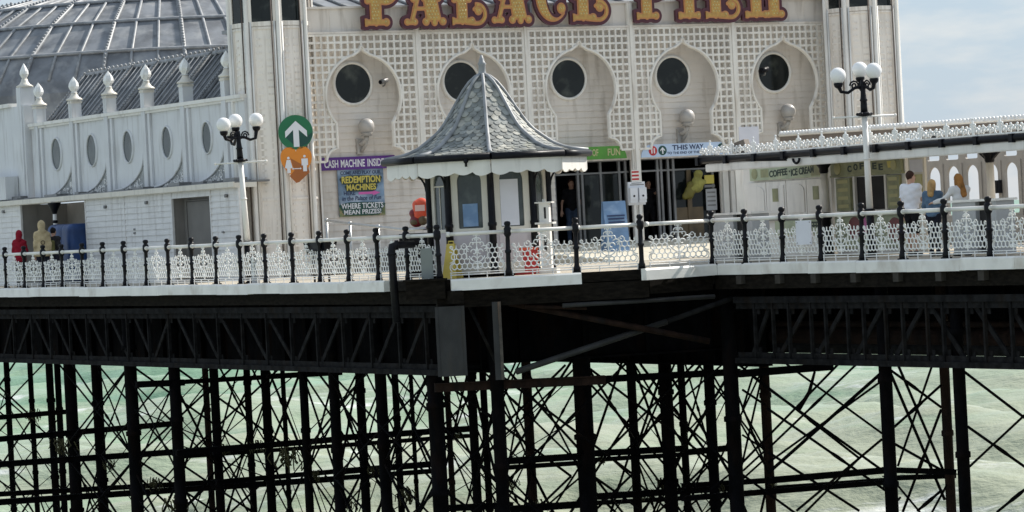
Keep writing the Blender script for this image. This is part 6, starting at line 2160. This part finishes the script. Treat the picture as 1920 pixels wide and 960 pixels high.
def fb2(X, Y_, Z):
    d = ell(X, Y_, Z, (b1_[0], b1_[1], b1_[2]), (.1, .12, .1))
    d = smin(d, ell(X, Y_, Z, b2_, (.16, .16, .14)), .04)
    p_ = [lp_(800, 402), lp_(809, 415), lp_(813, 430), lp_(813, 470)]
    for u, v in zip(p_, p_[1:]): d = smin(d, cone(X, Y_, Z, u, v, .055, .05), .03)
    return smin(d, cone(X, Y_, Z, hc, p_[0], .08, .06), .04)
blob('body', fb2, (b1_[0] - .3, b1_[1] - .35, hc[2] - 1.1), (hc[0] + .5, b1_[1] + .35, hc[2] + .3), .024, darkred, rf)
def fb3(X, Y_, Z): return smin(ell(X, Y_, Z, (b3_[0], b3_[1] - .08, b3_[2]), (.12, .12, .13)), ell(X, Y_, Z, (b2_[0] - .06, b2_[1] - .12, b2_[2] - .02), (.09, .08, .07)), .02)
blob('cream_patches', fb3, (b2_[0] - .3, b2_[1] - .4, b2_[2] - .3), (b3_[0] + .3, b3_[1] + .3, b3_[2] + .3), .02, tan, rf)
mb = MB(); c_ = lp_(785, 445); mb.box(c_[0] - .45, c_[0] + .42, c_[1] - .2, c_[1] + .3, c_[2] - .12, c_[2] + .1); mb.box(c_[0] - .3, c_[0] + .3, c_[1] - .1, c_[1] + .2, 0, c_[2] - .122); mb.build('base', gloss, rf)
k_ = thing('black_bench', 'low black bench left of the kiosk wall', 'bench', stand(832, 505, 80), 0)
zt_ = zat(835, 447, 80); mb = MB(); mb.box(-.32, .3, -.2, .2, zt_ - .16, zt_ + .02); mb.box(-.25, -.18, -.15, .15, 0, zt_ - .162); mb.box(.18, .25, -.15, .15, 0, zt_ - .162); mb.build('seat', gloss, k_)

# ------------------------------------------------------------------ people
def person(label, loc, face, H, top, bottom, hairm, arms, shorts=False, sleeve='long', hood=False, hairlen=0.0, lean=0.0, coat=0.0, bagm=None, stride=.06, headturn=0.0, skirt=None, shoe=None):
    """face: heading of the front (degrees from +Y, clockwise); arms: (elbow, wrist) offsets from the shoulder for left and right"""
    k = H / 1.75
    root = thing('person', label, 'person', loc, -R(face))
    lz = lambda z: lean * max(0, z - .95)            # forward lean
    def J(x, y, z): return (x, y + lz(z), z)
    hd = J(0, .02, 1.625)
    ht = R(headturn)
    def hp(x, y, z):                                 # a point on the turned head
        return (hd[0] + x * math.cos(ht) + y * math.sin(ht), hd[1] - x * math.sin(ht) + y * math.cos(ht), hd[2] + z)
    sh = [J(s * (.155 if hood else .172), -.01, 1.38 if hood else 1.41) for s in (-1, 1)]
    el, wr = [], []
    for i in range(2):
        e, w = arms[i]
        el.append(tuple(sh[i][q] + e[q] for q in range(3)))
        wr.append(tuple(sh[i][q] + w[q] for q in range(3)))
    hip = [(s * .09, 0, .93) for s in (-1, 1)]
    kn = [(-.095, stride, .5), (.095, -stride * .3, .5)]
    an = [(-.10, stride * .6, .085), (.10, -stride, .085)]
    def limbs(X, Y, Z, g, ends=1.0):
        pass
    def legs(X, Y, Z, g, full=True):
        d = np.full(X.shape, 9.)
        for i in range(2):
            d = np.minimum(d, cone(X, Y, Z, hip[i], kn[i], .085 + g, .058 + g))
            if full: d = np.minimum(d, smin(cone(X, Y, Z, kn[i], an[i], .055 + g, .038 + g), ell(X, Y, Z, (kn[i][0], kn[i][1] * .8 - .03, .38), (.05 + g, .055 + g, .11)), .03))
        return d
    def torso(X, Y, Z, g):
        d = ell(X, Y, Z, J(0, 0, 1.30), (.175 + g, .115 + g, .20 + g))
        d = smin(d, cone(X, Y, Z, J(-.08, 0, 1.37), J(.08, 0, 1.37), .08 + g, .08 + g), .07)
        d = smin(d, ell(X, Y, Z, J(0, 0, 1.10), (.14 + g, .10 + g, .18)), .06)
        return smin(d, ell(X, Y, Z, (0, -.01, .96), (.165 + g, .12 + g, .13 + g)), .06)
    def arm(X, Y, Z, i, g, part=2):
        d = smin(ell(X, Y, Z, sh[i], (.065 + g,) * 3), cone(X, Y, Z, sh[i], el[i], .052 + g, .042 + g), .04)
        if part == 2: d = np.minimum(d, cone(X, Y, Z, el[i], wr[i], .042 + g, .03 + g))
        return d
    def hand(X, Y, Z, i):
        w, e = Vector(wr[i]), Vector(el[i])
        t = (w - e).normalized()
        side = Vector((1, 0, 0)) if abs(t.x) < .8 else Vector((0, 1, 0))
        side = (side - t * side.dot(t)).normalized()
        nn = t.cross(side)
        pc = w + t * .045
        d = np.minimum(cone(X, Y, Z, w - side * .012, w + t * .07 - side * .016, .024, .022), cone(X, Y, Z, w + side * .012, w + t * .07 + side * .018, .024, .022))
        for j in range(4):
            b0 = w + t * .085 + side * (-.03 + .02 * j)
            l_ = (.065, .078, .072, .055)[j]
            m_ = b0 + t * l_ * .5 + nn * .008
            d = np.minimum(d, cone(X, Y, Z, b0 - t * .02, m_, .0095, .009))
            d = np.minimum(d, cone(X, Y, Z, m_, m_ + t * l_ * .4 + nn * .02, .009, .0075))
        b0 = w + t * .025 + side * (.03 if i == 0 else -.03)
        m_ = b0 + t * .035 + side * (.025 if i == 0 else -.025)
        d = np.minimum(d, cone(X, Y, Z, b0, m_, .0125, .011)); d = np.minimum(d, cone(X, Y, Z, m_, m_ + t * .03, .011, .009))
        return d
    def fbody(X, Y, Z):
        d = ell(X, Y, Z, hp(0, 0, .012), (.074, .092, .112))
        d = smin(d, ell(X, Y, Z, hp(0, .035, -.06), (.052, .055, .055)), .03)
        d = smin(d, cone(X, Y, Z, hp(0, .088, .01), hp(0, .106, -.018), .010, .015), .012)
        for s in (-1, 1): d = smin(d, ell(X, Y, Z, hp(s * .077, -.005, -.005), (.014, .022, .032)), .01)
        d = smin(d, cone(X, Y, Z, hp(0, -.015, -.05), J(0, -.01, 1.44), .052, .06), .04)
        d = smin(d, torso(X, Y, Z, -.012), .03)
        for i in range(2):
            d = smin(d, arm(X, Y, Z, i, -.008), .03)
            d = smin(d, hand(X, Y, Z, i), .012)
        d = smin(d, legs(X, Y, Z, -.01), .04)
        for i in range(2): d = smin(d, cone(X, Y, Z, (an[i][0], an[i][1] - .03, .045), (an[i][0] * 1.1, an[i][1] + .15, .035), .042, .034), .03)
        return d
    xs = [p[0] for p in el + wr]; ys_ = [p[1] for p in el + wr] + [hd[1]]
    lo = (min(xs + [-.25]) - .2, min(ys_ + [-.2]) - .2, -.02); hi = (max(xs + [.25]) + .2, max(ys_ + [.3]) + .2, 1.82)
    def put(name, fn, m, h=.02, lo_=lo, hi_=hi, par=root):
        o = blob(name, fn, lo_, hi_, h, m, par)
        o.scale = (k, k, k) if par is root else (1, 1, 1)
        return o
    body = put('body', fbody, skin, .0125)
    mb = MB()
    for s in (-1, 1): mb.ball(hp(s * .031, .086, .022), .0105, 8)
    o = mb.build('eyes', gloss, body)
    mb = MB(); a, b = hp(-.024, .088, -.052), hp(.024, .088, -.052); mb.bar(a, b, .012, .008); mb.build('mouth', darkred, body)
    zc = .90 - coat
    def fold(X, Y, Z): return .009 * np.sin(24 * Z + 14 * X + 3 * np.sin(7 * Y)) * np.sin(13 * X + 9 * Y + 5 * Z) + .004 * np.sin(47 * Z - 21 * X)
    def ftop(X, Y, Z):
        d = torso(X, Y, Z, .016)
        if coat > 0: d = smin(d, cone(X, Y, Z, (0, 0, 1.0), (0, -.01, zc), .165, .19 + coat * .05), .08)
        for i in range(2):
            d = smin(d, arm(X, Y, Z, i, .016, 2 if sleeve == 'long' else 1), .035)
        if hood: d = smin(d, cone(X, Y, Z, J(0, -.02, 1.44), J(0, -.02, 1.5), .10, .085), .04)
        d = d + fold(X, Y, Z)
        d = np.maximum(d, zc - Z)
        if sleeve == 'short':
            for i in range(2):
                t = (Vector(el[i]) - Vector(sh[i])).normalized(); c = Vector(sh[i]) + t * .21
                d = np.maximum(d, np.where(np.sign(X) == (-1 if i == 0 else 1), np.minimum((X - c.x) * t.x + (Y - c.y) * t.y + (Z - c.z) * t.z, np.where(np.abs(X) > .19, 9, -9)), -9))
        if not hood: d = np.maximum(d, -(ell(X, Y, Z, J(0, .01, 1.52), (.075, .08, .07))))
        return d
    put('coat' if coat > .1 else ('jacket' if sleeve == 'long' else 't_shirt'), ftop, top)
    def fbot(X, Y, Z):
        d = smin(legs(X, Y, Z, .014, not shorts), ell(X, Y, Z, (0, -.01, .95), (.172, .125, .13)), .05) + fold(X, Y, Z) * .7
        d = np.maximum(d, Z - 1.0)
        return np.maximum(d, (.47 if shorts else .09) - Z)
    put('shorts' if shorts else 'trousers', fbot, bottom)
    def fshoe(X, Y, Z):
        d = np.full(X.shape, 9.)
        for i in range(2):
            d = np.minimum(d, smin(cone(X, Y, Z, (an[i][0], an[i][1] - .03, .05), (an[i][0] * 1.1, an[i][1] + .16, .04), .052, .043), cone(X, Y, Z, (an[i][0], an[i][1] - .01, .05), (an[i][0], an[i][1] - .01, .1), .05, .048), .02))
        return np.maximum(np.maximum(d, -Z), Z - .115)
    put('shoes', fshoe, shoe or gloss, .016, (lo[0], lo[1], -.02), (hi[0], hi[1], .2))
    def fhair(X, Y, Z):
        if hood:
            d = np.maximum(ell(X, Y, Z, hp(0, -.015, .015), (.105, .122, .145)), -ell(X, Y, Z, hp(0, .10, -.005), (.072, .08, .10)))
            return smin(d, cone(X, Y, Z, hp(0, -.06, -.08), J(0, -.05, 1.47), .085, .10), .05)
        d = ell(X, Y, Z, hp(0, -.014, .032), (.087, .102, .108)) + .004 * np.sin(60 * X) * np.sin(40 * Z)
        ca, sa = math.cos(ht), math.sin(ht)
        fy = (X - hd[0]) * sa + (Y - hd[1]) * ca
        d = np.maximum(d, np.minimum(fy - .05, 9) - np.clip((Z - hd[2] - .05) * 1.2, -.05, .06))
        d = np.maximum(d, (hd[2] - .055) - Z - (0 if hairlen == 0 else .5))
        if hairlen > 0:
            e = J(.01, -.13, 1.58 - hairlen)
            ln = smin(cone(X, Y, Z, hp(0, -.05, .0), e, .085, .07), ell(X, Y, Z, hp(-.05, -.02, -.06), (.045, .06, .12)), .03)
            ln = smin(ln, ell(X, Y, Z, hp(.05, -.02, -.06), (.045, .06, .12)), .03)
            ln = ln + .006 * np.sin(70 * X + 10 * Z) + .005 * np.sin(16 * Z + 8 * X)
            d = smin(d, ln, .03)
        return d
    put('hood' if hood else 'hair', fhair, hairm, .0125, (hd[0] - .3, hd[1] - .4, .95), (hd[0] + .3, hd[1] + .3, 1.85))
    if bagm:
        def fbag(X, Y, Z): return np.sqrt(np.maximum(np.abs(X) - .09, 0) ** 2 + np.maximum(np.abs(Y + .19) - .03, 0) ** 2 + np.maximum(np.abs(Z - 1.2) - .12, 0) ** 2) - .05
        put('backpack', fbag, bagm, .02)
    return root
DOWN = ((-.04, -.03, -.28), (-.05, .03, -.53))
DOWNR = ((.04, -.03, -.28), (.05, .03, -.53))
FWDL = ((-.06, .04, -.27), (-.0, .26, -.30))
FWDR = ((.06, .04, -.27), (.0, .26, -.30))
def pplace(px, py_top, pl, d, zf=0.0):
    q = pl.off(d)
    a, z = q.hit(px, py_top)
    p = q.W(a, 0, zf)
    return p, z - zf
c_red, c_beige, c_dark, c_wht, c_den = cloth('red_cloth', (.27, .010, .025)), cloth('beige_fleece', (.50, .40, .24), .25), cloth('dark_cloth', (.03, .028, .03)), cloth('white_cotton', (.80, .79, .82), .04), cloth('denim', (.10, .16, .24), .3)
c_jean, c_navy, c_black, c_olive, c_ivory = cloth('blue_jeans', (.06, .09, .15), .3), cloth('navy_cloth', (.02, .022, .035)), cloth('black_cotton', (.010, .010, .012)), cloth('olive_canvas', (.14, .13, .05)), cloth('ivory_jacket', (.66, .65, .64), .08)
h_brn, h_blond, h_ginger, h_blk = cloth('brown_hair', (.05, .025, .018), .3), cloth('blond_hair', (.50, .31, .13), .4), cloth('auburn_hair', (.30, .135, .04), .5), cloth('black_hair', (.014, .012, .012))
p, H = pplace(35, 433, PL.off(0), 1.1)
person('person in red hooded coat seen from behind at the left walkway railing', p, 10, H, c_red, c_black, c_red, (FWDL, FWDR), hood=True, coat=.12)
p, H = pplace(77, 415, PL.off(0), 1.5)
bp_ = person('person in pale beige hooded fleece seen from behind, beside the red coat', p, -15, H, c_beige, c_navy, c_beige, (DOWN, DOWNR), hood=True, coat=.1)
mb = MB(); mb.tube([(.055 * math.cos(t), -.155 - .004 * math.sin(t), 1.27 + .055 * math.sin(t)) for t in [i * math.pi / 8 for i in range(16)]], .012, 5, closed=True)
mb.build('back_print', tan, bp_)
p, H = pplace(99, 427, PL.off(0), 1.9)
person('person in dark jacket with olive backpack before the blue covered machine', p, 25, H, c_dark, c_navy, h_blk, (DOWN, DOWNR), bagm=c_olive)
q = PF.off(1.5); a, z = q.hit(1070, 336); p = q.W(a, 0, FL - .03)
person('man in black t-shirt and jeans standing in the arcade doorway', p, 172, z - FL + .03, c_black, c_jean, h_brn, (((-.09, -.02, -.27), (-.12, .04, -.50)), ((.09, -.02, -.27), (.12, .06, -.50))), sleeve='short', headturn=-12)
p, H = pplace(1706, 321, PR, 2.0)
person('man in white t-shirt and dark shorts behind the right railing', p, 38, H, c_wht, c_black, h_brn, (DOWN, ((.03, .08, -.26), (-.03, .28, -.16))), shorts=True, sleeve='short', headturn=28)
p, H = pplace(1747, 337, PR, 1.7)
person('woman with blond hair in blue denim jacket beside the white t-shirt man', p, 30, H, c_den, c_navy, h_blond, (FWDL, FWDR), hairlen=.16, headturn=10)
p, H = pplace(1800, 326, PR, 1.6)
person('woman with long auburn hair in ivory jacket reaching out at the right', p, -25, H * 1.0, c_ivory, c_black, h_ginger, (((-.15, .14, -.2), (-.26, .34, -.24)), ((.05, .1, -.27), (.0, .3, -.22))), hairlen=.27, lean=.12, headturn=-10)
q = PF.off(1.6); a, z = q.hit(1214, 337); p = q.W(a, 0, FL)
person('person in black raising a hand in the dark right doorway', p, 165, z - FL, c_black, c_black, h_blk, (((.0, .06, -.27), (.02, .24, -.10)), ((.05, .1, -.2), (.02, .22, .06))))
# prizes and notices behind the right doors
nt_ = on('door_notice', 'yellow and white notices on the right arcade door', 'notice', PFW, PFW.a(1334, 360), .05, PFW.z(1334, 360))
w_ = (PFW.a(1345, 360) - PFW.a(1323, 360)) / 2
def nz(py): return PFW.z(1334, py) - PFW.z(1334, 360)
mb = MB(); mb.box(-w_ * .9, w_ * .7, 0, .02, nz(344), nz(328)); mb.build('yellow_notice', yellow, nt_)
mb = MB(); mb.box(-w_, w_ * .8, 0, .02, nz(351), nz(346)); mb.build('dark_strip', steel, nt_)
mb = MB(); mb.box(-w_ * .8, w_, 0, .02, nz(394), nz(354)); mb.build('white_notice', MATS['white_grey_plate'], nt_)
mb = MB()
for k in range(4): mb.box(-w_ * .6, w_ * .8, -.006, -.001, nz(362 + k * 8), nz(359 + k * 8))
mb.build('printed_lines', steel, nt_)
for px, py, r, lb in ((1289, 362, .16, 'olive yellow plush prize hanging left in the right doorway'), (1304, 346, .2, 'bright yellow plush prize hanging in the right doorway')):
    a, z = PFW.hit(px, py)
    pz = on('plush_prize', lb, 'plush toy', PFW, a, -.1, z)
    fn = lambda X, Y, Z, r=r: smin(smin(ell(X, Y, Z, (0, 0, 0), (r, r * .6, r * 1.2)), ell(X, Y, Z, (.05, 0, r * 1.5), (r * .7, r * .6, r * .6)), .05), smin(ell(X, Y, Z, (-r, 0, -r * .6), (r * .5, r * .4, r * .6)), ell(X, Y, Z, (r, 0, r * .3), (r * .5, r * .4, r * .4)), .04), .04)
    blob('body', fn, (-.45, -.25, -.45), (.45, .25, .6), .03, mat('plush_yellow', (.30, .28, .07), .8, .3, 5) if px > 1300 else MATS['sign_olive_dark'] if 'sign_olive_dark' in MATS else mat('sign_olive_dark', (.14, .12, .015), .6, .2, 4), pz)
